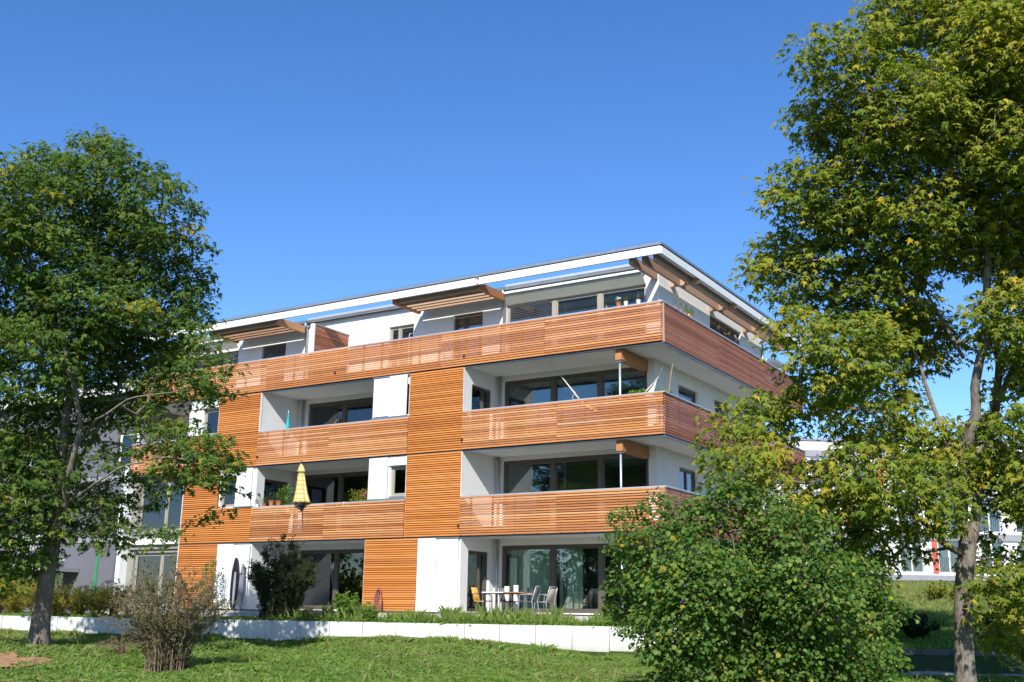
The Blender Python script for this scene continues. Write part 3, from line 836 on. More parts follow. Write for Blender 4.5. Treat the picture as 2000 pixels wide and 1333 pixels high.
def bgp(L, D, z): # lateral, forward (horizontal metres from the camera)
    q = CAMP[:2]+RH*L+FH*D; return (q[0], q[1], z)
Hb = thing('white_apartment_block', bgp(26, 80, 2), 'white apartment block with grey slab bands and red panels behind the right maple', 'building')
DB = 77.3
def hb(name, mat, L0, L1, d0, d1, z0, z1, parent=Hb):
    P = [bgp(L, DB+d, z) for z in (z0, z1) for d in (d0, d1) for L in (L0, L1)]
    m = MB(); m.hexa(P); return m.build(name, MAT[mat], parent)
def LU(u): return (u-1000)/CP['f']*75
ops = []
for zf in (9.0, 6.15, 3.3):
    for u0 in (1606, 1686, 1775, 1850, 1935, 2010):
        ops.append((LU(u0), LU(u0+46), zf, zf+2.2))
A = sorted({LU(1480), LU(2120)}|{o[0] for o in ops}|{o[1] for o in ops})
Zs = sorted({1.0, 12.45}|{o[2] for o in ops}|{o[3] for o in ops})
m = MB()
for i in range(len(A)-1):
    for j in range(len(Zs)-1):
        am, zm = (A[i]+A[i+1])/2, (Zs[j]+Zs[j+1])/2
        if not any(o[0] < am < o[1] and o[2] < zm < o[3] for o in ops):
            m.hexa([bgp(L, DB+d, z) for z in (Zs[j], Zs[j+1]) for d in (0, .3) for L in (A[i], A[i+1])])
m.build('wall', MAT['plaster'], Hb)
hb('interior_wall', 'dark', LU(1480), LU(2120), 3, 3.2, 1, 12.4); hb('roof', 'slabgrey', LU(1478), LU(2122), -.1, 10, 12.46, 12.6)
for z in (11.55, 8.62, 5.72, 2.85): hb('slab_band', 'slabgrey', LU(1480), LU(2120), -.12, -.005, z-.25, z+.22)
for o in ops:
    f = part_empty('window', Hb, bgp(o[0], DB, o[2])); wdt = o[1]-o[0]
    hb('window_frame', 'panel', o[0], o[0]+.09, .1, .18, o[2], o[3], f); hb('window_frame', 'panel', o[1]-.09, o[1], .1, .18, o[2], o[3], f)
    hb('window_frame', 'panel', (o[0]+o[1])/2-.06, (o[0]+o[1])/2+.06, .1, .18, o[2], o[3], f); hb('window_frame', 'panel', o[0]+.09, o[1]-.09, .1, .18, o[3]-.09, o[3], f)
    hb('pane', 'glass', o[0]+.09, o[1]-.09, .15, .16, o[2], o[3]-.09, f)
    r = MB()
    for L in np.arange(o[0], o[1]+.01, .14): r.tube([bgp(L, DB-.06, o[2]-.05), bgp(L, DB-.06, o[2]+1.0)], .014, 4)
    r.tube([bgp(o[0], DB-.06, o[2]+1.0), bgp(o[1], DB-.06, o[2]+1.0)], .025, 4); r.build('railing', MAT['zinc'], Hb)
for u0, u1, z0, z1 in ((1515, 1523, 6.0, 8.35), (1556, 1570, 5.95, 8.35), (1838, 1849, 3.2, 5.4), (1902, 1916, 3.2, 5.4), (1740, 1752, 9.0, 11.3), (1670, 1680, 6.0, 8.3)):
    hb('red_panel', 'red', LU(u0), LU(u1), -.06, -.004, z0, z1)

# ------------------------------------------------------------------ retaining wall, low wall, path
RW = thing('retaining_wall', (*wall_xy(12), -.9), 'long low white concrete retaining wall of upright slabs along the lawn', 'wall')
s = WALL_S0
while s < WALL_S1:
    e = .007
    m = MB(); j = random.uniform(-.004, .004); zt = -.185+random.uniform(-.003, .003)
    P = [(*wall_xy(a, d+j), z) for z in (-1.5, zt) for d in (0, .10) for a in (s+e, s+1.0-e)]
    m.hexa(P); m.build('wall_slab', MAT['concrete'], RW); s += 1.0
m = MB(); m.hexa([(*wall_xy(a, d), z) for z in (-1.5, -.21) for d in (.104, .2) for a in (WALL_S0, WALL_S1)])
m.hexa([(*wall_xy(a, d), z) for z in (-1.5, -.19) for d in (.204, 4.5) for a in (WALL_S0, WALL_S0+.12)]); m.build('wall_core', MAT['slabgrey'], RW)
LW = thing('garden_wall', bgp(11, 27.6, -1), 'low dark stone garden wall in the shade behind the right maple trunk', 'wall')
q0, q1 = 7.2, 26.0
L = q0
while L < q1:
    wd = random.uniform(.55, .95)
    m = MB(); m.hexa([bgp(a, d+random.uniform(0, .02), z) for z in (-1.3, -.62) for d in (27.3, 27.55) for a in (L+.008, L+wd-.008)]); m.build('wall_block', MAT['stone'], LW); L += wd
m = MB(); m.hexa([bgp(a, d, z) for z in (-1.3, -.60) for d in (27.56, 27.6) for a in (q0, q1)]); m.build('wall_core', MAT['stone'], LW)
# path in front of it, following the ground
def strip(name, mat, L0, L1, D0, D1, lift, kind='structure'):
    n = 40; m = MB(); Ls = np.linspace(L0, L1, n); V = []
    for D in np.linspace(D0, D1, 4):
        for L in Ls:
            x, y, _ = bgp(L, D, 0); V.append((x, y, float(ground_z(x, y))+lift))
    Q = [(r*n+i, r*n+i+1, (r+1)*n+i+1, (r+1)*n+i) for r in range(3) for i in range(n-1)]
    m.add(V, Q); o = m.build(name, mat, None); tag(o, kind=kind); return o
strip('path', MAT['path'], 6.0, 26, 25.4, 26.4, .03)
# bare sandy patch at the left edge
def ray_ground(u, v):
    d = hdir(u, v); t = 15.0
    for _ in range(200):
        p = CAMP+d*t
        if p[2] < float(ground_z(p[0], p[1])): break
        t += .1
    return p
sx, sy, _ = ray_ground(-48, 1298)
m = MB(); V = []; n = 22
for r in range(7):
    for k_ in range(n):
        t = k_*2*math.pi/n; rr = (r/6)*(1+.25*math.sin(3*t)+.12*math.sin(7*t+1))
        x = sx+rr*1.35*math.cos(t); y = sy+rr*1.35*math.sin(t)
        V.append((x, y, float(ground_z(x, y))+.015+.05*(1-(r/6)**2)+random.uniform(0, .05)))
Q = [(r*n+k_, r*n+(k_+1) % n, (r+1)*n+(k_+1) % n, (r+1)*n+k_) for r in range(6) for k_ in range(n)]
m.add(V, Q); SAND = m.build('bare_earth', MAT['sand'], None, smooth=True); tag(SAND, kind='structure')
# paved edge of the patios
bx_ = MB(); bx_.box(-24, .5, -1.35, -.93, -.23, -.02); tag(bx_.build('terrace_edge', MAT['deck'], None), kind='structure')

# ------------------------------------------------------------------ leaves
MAPLE = (np.array([(0, .0), (.54, .10), (.23, .30), (.56, .63), (.19, .55), (0, 1.08), (-.19, .55), (-.56, .63), (-.23, .30), (-.54, .10)], float),
         np.array([.04, -.15, .02, -.18, .03, -.24, .03, -.18, .02, -.15]), (0, .30))
ROUND = (np.array([(0, 0), (.40, .22), (.40, .66), (.02, 1.02), (-.40, .66), (-.40, .22)], float),
         np.array([0, .06, .02, -.12, .02, .06]), (0, .5))
LANCE = (np.array([(0, 0), (.16, .35), (.11, .75), (0, 1.0), (-.11, .75), (-.16, .35)], float), np.array([0, .04, 0, -.10, 0, .04]), None)
def leaf_mesh(P, T, N, S, kind):
    out, zz, ctr = kind
    T = T/(np.linalg.norm(T, axis=1)[:, None]+1e-9)
    N = N-(N*T).sum(1)[:, None]*T
    N = N/(np.linalg.norm(N, axis=1)[:, None]+1e-9)
    Bv = np.cross(T, N)
    k = len(out)
    xy = out if ctr is None else np.vstack([out, ctr])
    z = zz if ctr is None else np.append(zz, -.02)
    V = P[:, None, :]+S[:, None, None]*(xy[None, :, 0, None]*Bv[:, None, :]+xy[None, :, 1, None]*T[:, None, :]+z[None, :, None]*N[:, None, :])
    n = len(P); kk = len(xy)
    if ctr is None:
        # two halves sharing the mid rib
        tri = np.array([(0, j, j+1) for j in range(1, k-1)])
    else:
        tri = np.array([(k, j, (j+1) % k) for j in range(k)])
    F = (np.arange(n)[:, None, None]*kk+tri[None]).reshape(-1, 3)
    return V.reshape(-1, 3), F, kk
def build_leaves(name, P, T, N, S, kind, mat, tint, val, parent, base):
    V, F, kk = leaf_mesh(P, T, N, S, kind)
    me = np_mesh(name, V-base, F, False, {'tint': np.repeat(tint, kk), 'val': np.repeat(val, kk)})
    return link(name, me, mat, parent)

def unit(v): return v/(np.linalg.norm(v, axis=-1, keepdims=True)+1e-9)
def sample_lobes(lobes, mind, tries, shell=.45):
    """points in the union of ellipsoids (centre, rx, ry, rz) with a minimum spacing"""
    vol = np.array([l[1]*l[2]*l[3] for l in lobes]); pr_ = vol/vol.sum()
    pick = rng.choice(len(lobes), size=tries, p=pr_)
    d = unit(rng.normal(size=(tries, 3)))
    r = (shell**3+(1-shell**3)*rng.random(tries))**(1/3)
    C = np.array([l[0] for l in lobes]); Rr = np.array([l[1:4] for l in lobes])
    pts = C[pick]+d*r[:, None]*Rr[pick]
    keep = []; cell = {}
    for p in pts:
        k = tuple((p//mind).astype(int)); ok = True
        for i in (-1, 0, 1):
            for j in (-1, 0, 1):
                for l in (-1, 0, 1):
                    for q in cell.get((k[0]+i, k[1]+j, k[2]+l), ()):
                        if ((q-p)**2).sum() < mind*mind: ok = False; break
                    if not ok: break
                if not ok: break
            if not ok: break
        if ok: cell.setdefault(k, []).append(p); keep.append(p)
    return np.array(keep)

def grow(name, label, cat, base, leaders, clumps, nleaf, leafsize, kind, leafmat, barkmat, tintf, crad=.38, rpow=2.3, rtip=.006, trunk_parts=True, group=None,
         wig=.12, flat=.28, up=1.0, twigs=3, rscale=1.0, keepfrac=1.0):
    base = np.array(base, float)
    root = thing(name, base, label, cat, group)
    nodes = []; par = []; plen = []; isl = []; rad0 = []
    trunk = MB(); limbs = MB()
    for li, (pts, r0, r1, sides) in enumerate(leaders):
        pts = np.array(pts, float)
        seg = np.linalg.norm(np.diff(pts, axis=0), axis=1); cum = np.concatenate([[0], np.cumsum(seg)])
        n = max(4, int(cum[-1]/.28)); t = np.linspace(0, cum[-1], n)
        P = np.stack([np.interp(t, cum, pts[:, k]) for k in range(3)], -1)
        # smooth and wobble
        for _ in range(3): P[1:-1] = (P[:-2]+2*P[1:-1]+P[2:])/4
        wv = rng.normal(size=(n, 3))*(.03 if li == 0 else .16); wv[0] = 0
        P = P+np.cumsum(wv, 0)*.25
        rr = r0+(r1-r0)*(t/cum[-1])**.85
        if li == 0:
            fl = np.exp(-t/.35)*.35; rr = rr*(1+fl)
        (trunk if li == 0 else limbs).tube(P, rr, sides)
        start = 0 if li == 0 else 1
        for i in range(n):
            nodes.append(P[i]); par.append(-1); plen.append(t[i]+li*.0); isl.append(True); rad0.append(rr[i])
    # attach clumps
    nodes = [np.array(p) for p in nodes]
    # forbid attachment to the lowest stretch of trunk unless close
    NA = np.array(nodes); PL = np.array(plen)
    C = clumps; n = len(C)
    best = np.full(n, 1e9); bi = np.full(n, -1)
    def upd(idx, p, pl):
        dv = C-p; d = np.linalg.norm(dv, axis=1)
        cost = d*(1+.35*np.clip(-dv[:, 2]/(d+1e-6), 0, 1))+.10*pl
        m_ = cost < best
        best[m_] = cost[m_]; bi[m_] = idx
    for i in range(len(nodes)): upd(i, nodes[i], PL[i])
    done = np.zeros(n, bool); edges = []; child_load = {}
    plen = list(PL); order = []
    cidx = {}
    for _ in range(n):
        cst = np.where(done, 1e9, best); j = int(cst.argmin())
        a = bi[j]; pa = nodes[a]; pc = C[j]; d = np.linalg.norm(pc-pa)
        k = max(1, int(d/.45)); prev = a
        bend = rng.normal(size=3)*wig*d*.5; bend[2] = abs(bend[2])*.8+ .06*d
        for q in range(1, k+1):
            t = q/k; p = pa+(pc-pa)*t+bend*math.sin(math.pi*t)*.8
            if q == k: p = pc.copy()
            nodes.append(p); par.append(prev); isl.append(False); rad0.append(0)
            plen.append(plen[prev]+d/k); idx = len(nodes)-1; prev = idx
            if q % 2 == 0 or q == k: upd(idx, p, plen[idx])
        cidx[j] = prev; done[j] = True; best[j] = 1e9; order.append(j)
    # loads
    N_ = len(nodes); load = np.zeros(N_)
    for j, idx in cidx.items(): load[idx] += 1
    for i in range(N_-1, -1, -1):
        if par[i] >= 0: load[par[i]] += load[i] if not isl[par[i]] or True else 0
    rad = rtip*rscale*np.maximum(load, 1)**(1/rpow)
    # chains: follow the largest child
    ch = {}
    for i in range(N_):
        if par[i] >= 0: ch.setdefault(par[i], []).append(i)
    used = set()
    fine = MB()
    for i in range(N_):
        if par[i] < 0 or i in used: continue
        pl_ = [par[i], i]; used.add(i); cur = i
        while cur in ch:
            k = max(ch[cur], key=lambda q: load[q])
            if k in used: break
            pl_.append(k); used.add(k); cur = k
        P = np.array([nodes[q] for q in pl_]); r = np.array([rad[q] for q in pl_]); 
        r[0] = r[1] if isl[pl_[0]] else min(r[0], r[1]*1.15)
        sd = 7 if r[0] > .04 else (5 if r[0] > .015 else 3)
        (limbs if r[0] > .018 else fine).tube(P, r, sd, cap=False)
    # leaves and twigs
    if len(C):
        mean = C.mean(0)
        reps = rng.poisson(nleaf, n)+2
        ci = np.repeat(np.arange(n), reps); m_ = len(ci)
        pd = np.array([nodes[cidx[j]]-nodes[par[cidx[j]]] for j in range(n)]); pd = unit(pd)
        outd = unit(pd*.8+unit(C-mean)*.5)
        ang = rng.random(m_)*2*math.pi; rr = np.sqrt(rng.random(m_))*crad*rng.uniform(.7, 1.25, n)[ci]
        h = np.stack([np.cos(ang), np.sin(ang), np.zeros(m_)], -1)
        off = h*rr[:, None]; off[:, 2] = rng.normal(size=m_)*flat*crad*.8-(rr**2)*.55
        tilt = outd[ci]*(rng.random(m_)*crad*.55)[:, None]
        P = C[ci]+off+tilt
        T = h+rng.normal(size=(m_, 3))*.5; T[:, 2] -= .45+rng.random(m_)*.6
        Nn = np.zeros((m_, 3)); Nn[:, 2] = up; Nn += outd[ci]*.30+SUNV*.75+rng.normal(size=(m_, 3))*.40
        S = leafsize*rng.uniform(.5, 1.35, m_)
        ti = tintf(C)[ci]; ti = np.clip(ti+rng.normal(size=m_)*.12+(rng.random(m_) < .02)*.8, 0, 1)
        va = np.clip(rng.normal(.5, .2, m_)+rng.normal(0, .16, n)[ci], 0, 1)
        build_leaves('crown', P, T, Nn, S, kind, MAT[leafmat], ti, va, root, base)
        if twigs:
            tw = MB()
            for j in range(n):
                c = C[j]; sel = np.where(ci == j)[0] if False else None
            # twigs to a sample of leaves
            pick = rng.choice(m_, size=min(m_, int(n*twigs*.7)), replace=False)
            a = C[ci[pick]]; b = P[pick]; mid = (a+b)/2+rng.normal(size=a.shape)*.02; mid[:, 2] += .03
            w3 = np.array([[0, 0, 1.], [.87, 0, -.5], [-.87, 0, -.5]])*.0032*rscale**.5
            V = np.stack([a, mid, b], 1)[:, :, None, :]+w3[None, None]*np.array([1.2, 1.0, .5])[None, :, None, None]
            V = V.reshape(-1, 3); k = np.arange(len(pick))[:, None, None, None]*9; s_ = np.arange(2)[None, :, None, None]*3
            q = np.array([[0, 1, 4, 3], [1, 2, 5, 4], [2, 0, 3, 5]])[None, None]
            fine.add(V, (k+s_+q).reshape(-1, 4))
    if trunk.n: trunk.build('trunk', MAT[barkmat], root, smooth=True)
    if limbs.n: limbs.build('branch', MAT[barkmat], root, smooth=True)
    if fine.n: fine.build('twig', MAT['twig'], root, smooth=True)
    return root

def snoise(P, sc, seed):
    g = np.random.default_rng(seed); v = np.zeros(len(P))
    for k in range(7):
        w_ = g.normal(size=3)*sc*(1+k*.5); v += np.sin(P@w_+g.random()*6.28)/(1+k*.35)
    return v/2.2

# ---- right maple
def pxlobes(L, wd, thick, seed, squash=1.0):
    g = np.random.default_rng(seed); out = []
    for u, v, r in L:
        rm = r/CP['f']*wd
        off = g.uniform(-1, 1)*thick
        out.append((at(u, v, wd+off), rm, rm*1.15, rm*squash))
    return out
WRT = 21.0
LR = [(1620, 120, 55), (1690, 105, 62), (1780, 55, 95), (1880, 40, 120), (1980, 110, 120), (1600, 235, 50), (1660, 240, 90), (1770, 230, 110), (1890, 240, 120), (1995, 290, 120),
      (1560, 370, 62), (1640, 400, 100), (1780, 430, 115), (1910, 430, 110), (1990, 480, 100), (1530, 500, 62), (1480, 537, 32), (1600, 545, 90), (1720, 560, 100), (1560, 640, 55),
      (1660, 690, 85), (1790, 655, 85), (1600, 760, 60), (1990, 620, 90), (1700, 800, 95), (1500, 815, 62), (1425, 830, 48), (1385, 835, 25), (1460, 905, 62), (1560, 870, 60),
      (1600, 950, 62), (1700, 930, 85), (1800, 880, 75), (1690, 1010, 70), (1820, 985, 65), (1930, 870, 70), (1985, 800, 75), (1990, 950, 85), (1940, 1060, 70), (1990, 1150, 70),
      (1740, 1050, 52), (1600, 1035, 50), (1670, 1060, 52), (1790, 1050, 45), (1850, 900, 60), (1960, 1240, 40), (1640, 1080, 42), (1565, 1000, 40),
      (2120, 150, 150), (2150, 420, 150), (2130, 700, 140), (2110, 950, 120), (1900, -120, 130), (2050, -80, 140), (1760, -60, 60), (2260, 560, 120), (2080, 1120, 70)]
rb = at(1887, 1352, WRT); rb[2] = float(ground_z(rb[0], rb[1]))-.1
def A(u, v, o=0): return at(u, v, WRT+o)
lead_r = [([rb, A(1884, 1250), A(1885, 1130), A(1893, 1060)], .185, .165, 14),
          ([A(1891, 1075), A(1880, 980), A(1876, 880, -.1), A(1885, 760, -.2), A(1890, 640, -.2), A(1880, 500, 0), A(1870, 330, .2), A(1860, 150, .3), A(1850, -40, .4)], .125, .02, 10),
          ([A(1893, 1075), A(1915, 960, .3), A(1935, 840, .5), A(1950, 700, .6), A(1955, 560, .7), A(1975, 380, .9), A(2010, 180, 1.1), A(2040, -20, 1.2)], .105, .02, 10),
          ([A(1880, 905, -.1), A(1845, 780, .3), A(1812, 660, .5), A(1765, 500, .7), A(1735, 330, .9)], .05, .01, 8),
          ([A(1890, 1085), A(1850, 1075, -.3), A(1815, 1030, -.7), A(1770, 985, -1.0), A(1680, 960, -1.2), A(1560, 930, -1.3)], .075, .015, 7),
          ([A(1878, 900), A(1790, 840, .8), A(1690, 800, 1.2), A(1570, 810, 1.4), A(1470, 830, 1.4)], .06, .012, 7),
          ([A(1882, 700), A(1800, 560, .6), A(1700, 470, .9), A(1600, 420, 1.0)], .04, .008, 7),
          ([A(1940, 800, .5), A(2010, 700, 0), A(2090, 560, -.5), A(2140, 380, -1)], .07, .02, 7)]
lob = pxlobes(LR, WRT, 1.5, 3, .85)
CL = sample_lobes(lob, .30, 40000, .35)
cv = snoise(CL, .9, 21)
CL = CL[(cv > -.80)]
def uvof(P):
    d = P-CAMP; w_ = d@_fw; return 1000+CP['f']*(d@RT)/w_, 666.5-CP['f']*(d@UP)/w_
_u, _v = uvof(CL); CL = CL[~(((_u > 2070) | (_v < -60)) & (rng.random(len(CL)) < .72))]
_u, _v = uvof(CL); CL = CL[~((_u < 1760) & (_v > 735) & (_v < 1075) & (rng.random(len(CL)) < .25))]
def tint_r(C): return np.clip(.14+.62*np.clip(snoise(C, .8, 5)-.25, 0, 1)+.35*(rng.random(len(C)) < .07)+.025*np.clip(C[:, 2]-5, 0, 8), 0, .95)
TR = grow('maple_tree', 'tall maple with yellowing leaves and forked trunk on the right side', 'tree', rb, lead_r, CL, 31, .126, MAPLE, 'leaf_r', 'bark', tint_r, crad=.34)
print('right clumps', len(CL))

# ---- left maple
WLT = 26.0
LL = [(195, 300, 48), (205, 345, 75), (100, 335, 62), (30, 370, 62), (295, 360, 45), (300, 410, 72), (130, 430, 100), (30, 470, 85), (230, 480, 100), (340, 490, 60), (355, 560, 55), (300, 580, 80),
      (170, 580, 105), (40, 590, 90), (375, 620, 38), (425, 600, 18), (300, 660, 75), (190, 690, 90), (70, 700, 90), (20, 800, 80), (120, 800, 85), (230, 775, 70), (330, 745, 60), (400, 730, 42),
      (410, 765, 32), (290, 850, 70), (170, 890, 85), (60, 900, 85), (350, 870, 55), (410, 895, 48), (440, 935, 38), (340, 940, 65), (250, 960, 70), (120, 985, 75), (20, 1000, 80), (400, 1000, 36),
      (300, 1020, 45), (210, 1030, 50), (50, 1070, 60), (-10, 1110, 50), (440, 985, 26), (370, 690, 30), (400, 660, 26),
      (-70, 450, 90), (-80, 650, 110), (-90, 850, 110), (-70, 1030, 80), (-150, 720, 90)]
lb = at(76, 1246, WLT); lb[2] = float(ground_z(lb[0], lb[1]))-.1
def A(u, v, o=0): return at(u, v, WLT+o)
lead_l = [([lb, A(82, 1190), A(96, 1110), A(108, 1060), A(120, 960), A(128, 880)], .235, .135, 14),
          ([A(124, 900), A(135, 800, .2), A(160, 680, .3), A(180, 560, .3), A(190, 430, .2), A(200, 300, .1)], .115, .02, 9),
          ([A(112, 1030), A(140, 930, -.4), A(160, 820, -.8), A(140, 700, -1.0), A(110, 560, -1.2), A(90, 400, -1.2)], .09, .015, 9),
          ([A(122, 950), A(200, 830, .9), A(240, 740, 1.2), A(285, 620, 1.4), A(310, 450, 1.4)], .065, .012, 8),
          ([A(118, 960), A(60, 850, .6), A(0, 720, 1.0), A(-50, 560, 1.3)], .065, .012, 8),
          ([A(116, 990), A(200, 930, -1), A(290, 890, -1.4), A(390, 900, -1.5)], .045, .008, 7),
          ([A(124, 900), A(230, 790, -.7), A(320, 765, -1.0), A(395, 745, -1.0)], .04, .008, 7)]
lob = pxlobes(LL, WLT, 1.8, 4, .85)
CL = sample_lobes(lob, .325, 40000, .35)
cv = snoise(CL, .8, 31)
cv2 = snoise(CL, 2.6, 35)
CL = CL[(cv > -.56) & (cv2 > -.85)]
_u, _v = uvof(CL); CL = CL[~((_u < -70) & (rng.random(len(CL)) < .7))]
def tint_l(C): return np.clip(.03+.9*(rng.random(len(C)) < .018)+.08*(snoise(C, .8, 9) > .7), 0, .95)
TL = grow('maple_tree', 'broad green maple with leaning dappled trunk on the left side', 'tree', lb, lead_l, CL, 30, .124, MAPLE, 'leaf_l', 'bark', tint_l, crad=.35)
print('left clumps', len(CL))

# ---- trees across the lawn behind the viewer, mirrored in the balcony glass
def copy_tree(o, loc, rz, sc, label, group):
    r = o.copy(); COL.objects.link(r); r.location = loc; r.rotation_euler = (0, 0, rz); r.scale = (sc, sc, sc)
    r['label'] = label; r['group'] = group
    for ch in list(o.children):
        c = ch.copy(); COL.objects.link(c); c.parent = r
    return r
for (x, y, rz, sc, src) in ((-19, -41, 1.0, 1.1, TR), (-27, -43, 2.3, 1.25, TL), (-35, -42, 4.0, 1.1, TR), (-43, -38, 5.1, 1.2, TL), (-52, -35, .4, 1.15, TR), (-23, -52, 3.0, 1.35, TL)):
    copy_tree(src, (x, y, -1.9), rz, sc, 'maple across the lawn, seen only as a reflection in the balcony windows', 'maples mirrored in the windows')

# ---- large bush in front of the house corner
WB = 18.6
LB = [(1250, 1130, 55), (1310, 1060, 58), (1230, 1060, 38), (1290, 990, 30), (1225, 1010, 22), (1380, 1010, 50), (1440, 960, 36), (1400, 945, 22), (1480, 1010, 60), (1560, 1040, 55), (1360, 1140, 90), (1470, 1130, 95),
      (1580, 1150, 85), (1670, 1140, 60), (1710, 1190, 50), (1250, 1180, 60), (1330, 1230, 75), (1290, 1240, 40), (1440, 1240, 95), (1560, 1260, 95), (1660, 1260, 75), (1700, 1300, 55), (1380, 1310, 70), (1500, 1330, 80), (1620, 1340, 70), (1700, 1360, 50), (1330, 1350, 50)]
bb = at(1480, 1355, WB); bb[2] = float(ground_z(bb[0], bb[1]))-.05
def A(u, v, o=0): return at(u, v, WB+o)
lead_b = [([bb+np.array([0, 0, .0]), A(1470, 1250), A(1440, 1120), A(1420, 990)], .035, .008, 6)]
for (u0, u1, v1, o) in ((1440, 1270, 1100, .2), (1500, 1330, 1040, -.3), (1480, 1500, 1020, .4), (1530, 1600, 1060, -.2), (1560, 1680, 1150, .3), (1430, 1250, 1190, -.5), (1420, 1230, 1020, .1), (1590, 1720, 1210, -.2), (1500, 1400, 1200, .2), (1540, 1560, 1220, .3)):
    p0 = at(u0, 1350, WB+o*.5); p0[2] = float(ground_z(p0[0], p0[1]))-.05
    lead_b.append(([p0, A((u0*2+u1)/3, 1290, o*.7), A((u0+u1)/2, (1300+v1)/2, o), A(u1, v1, o)], .026, .006, 5))
lob = pxlobes(LB, WB, .75, 6, .9)
CL = sample_lobes(lob, .19, 22000, .25)
cv = snoise(CL, 1.8, 33); CL = CL[cv > -.75]
print('bush clumps', len(CL))
grow('hazel_bush', 'large dense green bush hiding the right end of the white garden wall', 'bush', bb, lead_b, CL, 24, .074, ROUND, 'leaf_b', 'twig_red', lambda C: np.clip(.01+.5*(rng.random(len(C)) < .01), 0, 1), crad=.21, flat=.4, rscale=.7, twigs=3)

# ---- multi-stem shrubs
def shrub(name, label, cat, base, h, rw, nst, ntw, nleaf, ls, kind, leafmat, stemmat, lean=(0, 0), tint=.05, spread=1.0, low=.25, up=.4, drop=.0, power=1.0, stem_r=.008, group=None, tr=.0022, bs=.12):
    base = np.array(base, float)
    root = thing(name, base, label, cat, group)
    st = MB(); tips = []
    for i in range(nst):
        a = rng.random()*2*math.pi; rr = rw*math.sqrt(rng.random())*spread
        hh = h*(1-.35*(rr/rw)**2)*rng.uniform(.72, 1.05)
        p0 = base+np.array([math.cos(a), math.sin(a), 0])*rw*bs*rng.random()
        p1 = base+np.array([math.cos(a)*rr+lean[0]*hh, math.sin(a)*rr+lean[1]*hh, hh])
        t = np.linspace(0, 1, 7)[:, None]
        P = p0+(p1-p0)*t; P[:, :2] = p0[:2]+(p1-p0)[None, :2]*(t**1.6)
        P[:, 2] = p0[2]+(p1[2]-p0[2])*(t[:, 0]**.85)-drop*rr*(t[:, 0]**4)
        P += rng.normal(size=P.shape)*.018*t*h
        st.tube(P, stem_r*(1-t[:, 0]*.75), 4, cap=False); tips.append(P)
    LP = []; LT = []; LN = []
    tipsA = np.array(tips)
    for i in range(ntw):
        P = tipsA[rng.integers(nst)]; q = low*6+rng.random()**power*(5.9-low*6); k = int(q); f = q-k
        a = P[k]*(1-f)+P[k+1]*f; ax = unit(P[k+1]-P[k])
        d = unit(ax*.8+rng.normal(size=3)*.55+np.array([0, 0, .15])); L = rng.uniform(.10, .30)*h*.32
        b = a+d*L; b[2] -= drop*L*.4
        c = (a+b)/2+rng.normal(size=3)*L*.08
        st.tube([a, c, b], [tr*1.3, tr, tr*.5], 3, cap=False)
        m_ = rng.poisson(nleaf/ntw)+0
        if m_:
            t = rng.random(m_)[:, None]**.7
            LP.append(a+(b-a)*t+rng.normal(size=(m_, 3))*ls*.35); LT.append(d*.6+rng.normal(size=(m_, 3))*.6)
            nn = rng.normal(size=(m_, 3))*.5+SUNV*.3; nn[:, 2] += up; LN.append(nn)
    st.build('stem', MAT[stemmat], root, smooth=True)
    P = np.vstack(LP); T = np.vstack(LT); N = np.vstack(LN); n = len(P)
    build_leaves('foliage', P, T, N, ls*rng.uniform(.6, 1.3, n), kind, MAT[leafmat], np.clip(tint+(rng.random(n) < tint)*.7, 0, 1), np.clip(rng.normal(.5, .25, n), 0, 1), root, base)
    return root
def gpt(u, v, wd, dz=0.0):
    p = at(u, v, wd); p[2] = float(ground_z(p[0], p[1]))+dz; return p
def wpt(u, d, dz=0.0):
    r_ = hdir(u)[:2]; A_ = np.array([[r_[0], -WD[0]], [r_[1], -WD[1]]]); q = W0+WN*d
    t_ = np.linalg.solve(A_, q-CAMP[:2]); p = CAMP[:2]+r_*t_[0]
    return np.array([p[0], p[1], float(ground_z(p[0], p[1]))+dz])
shrub('dry_shrub', 'twiggy brownish half bare shrub on the lawn before the white wall', 'shrub', gpt(325, 1285, 23.0), 2.55, 1.45, 130, 3800, 15000, .038, ROUND, 'leaf_dry', 'twig_red', tint=.22, low=.04, stem_r=.009, tr=.0042, bs=.30, drop=.12)
shrub('dry_shrub', 'low tangle of bare twigs lying left of the brownish shrub', 'shrub', gpt(238, 1248, 26.0), .75, .85, 40, 420, 300, .035, ROUND, 'leaf_dry', 'twig_red', tint=.4, drop=.5, low=.1)
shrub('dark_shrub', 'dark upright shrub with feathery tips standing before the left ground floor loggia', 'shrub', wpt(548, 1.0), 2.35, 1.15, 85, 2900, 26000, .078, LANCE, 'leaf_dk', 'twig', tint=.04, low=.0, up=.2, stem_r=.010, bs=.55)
shrub('bright_shrub', 'bright green leafy bush on the terrace between dark shrub and timber wall', 'shrub', wpt(676, .55), .95, .48, 30, 260, 1500, .085, ROUND, 'leaf_br', 'twig', tint=.04, low=.12, up=.7)
shrub('golden_shrub', 'small yellow green plant between the dark shrub and the bright bush', 'shrub', wpt(607, .8), .45, .35, 22, 120, 700, .06, LANCE, 'leaf_gold', 'twig', tint=.25, low=.1)
shrub('bright_shrub', 'small leafy green plant trailing over the wall beside the garden hose', 'shrub', wpt(724, .25), .55, .3, 20, 140, 700, .06, ROUND, 'leaf_br', 'twig', tint=.02, low=.05)
shrub('bright_shrub', 'tiny green plant hanging over the white wall right of the left maple', 'shrub', wpt(193, .22), .30, .3, 14, 80, 300, .07, ROUND, 'leaf_l', 'twig', tint=.02, low=.0, drop=.6)
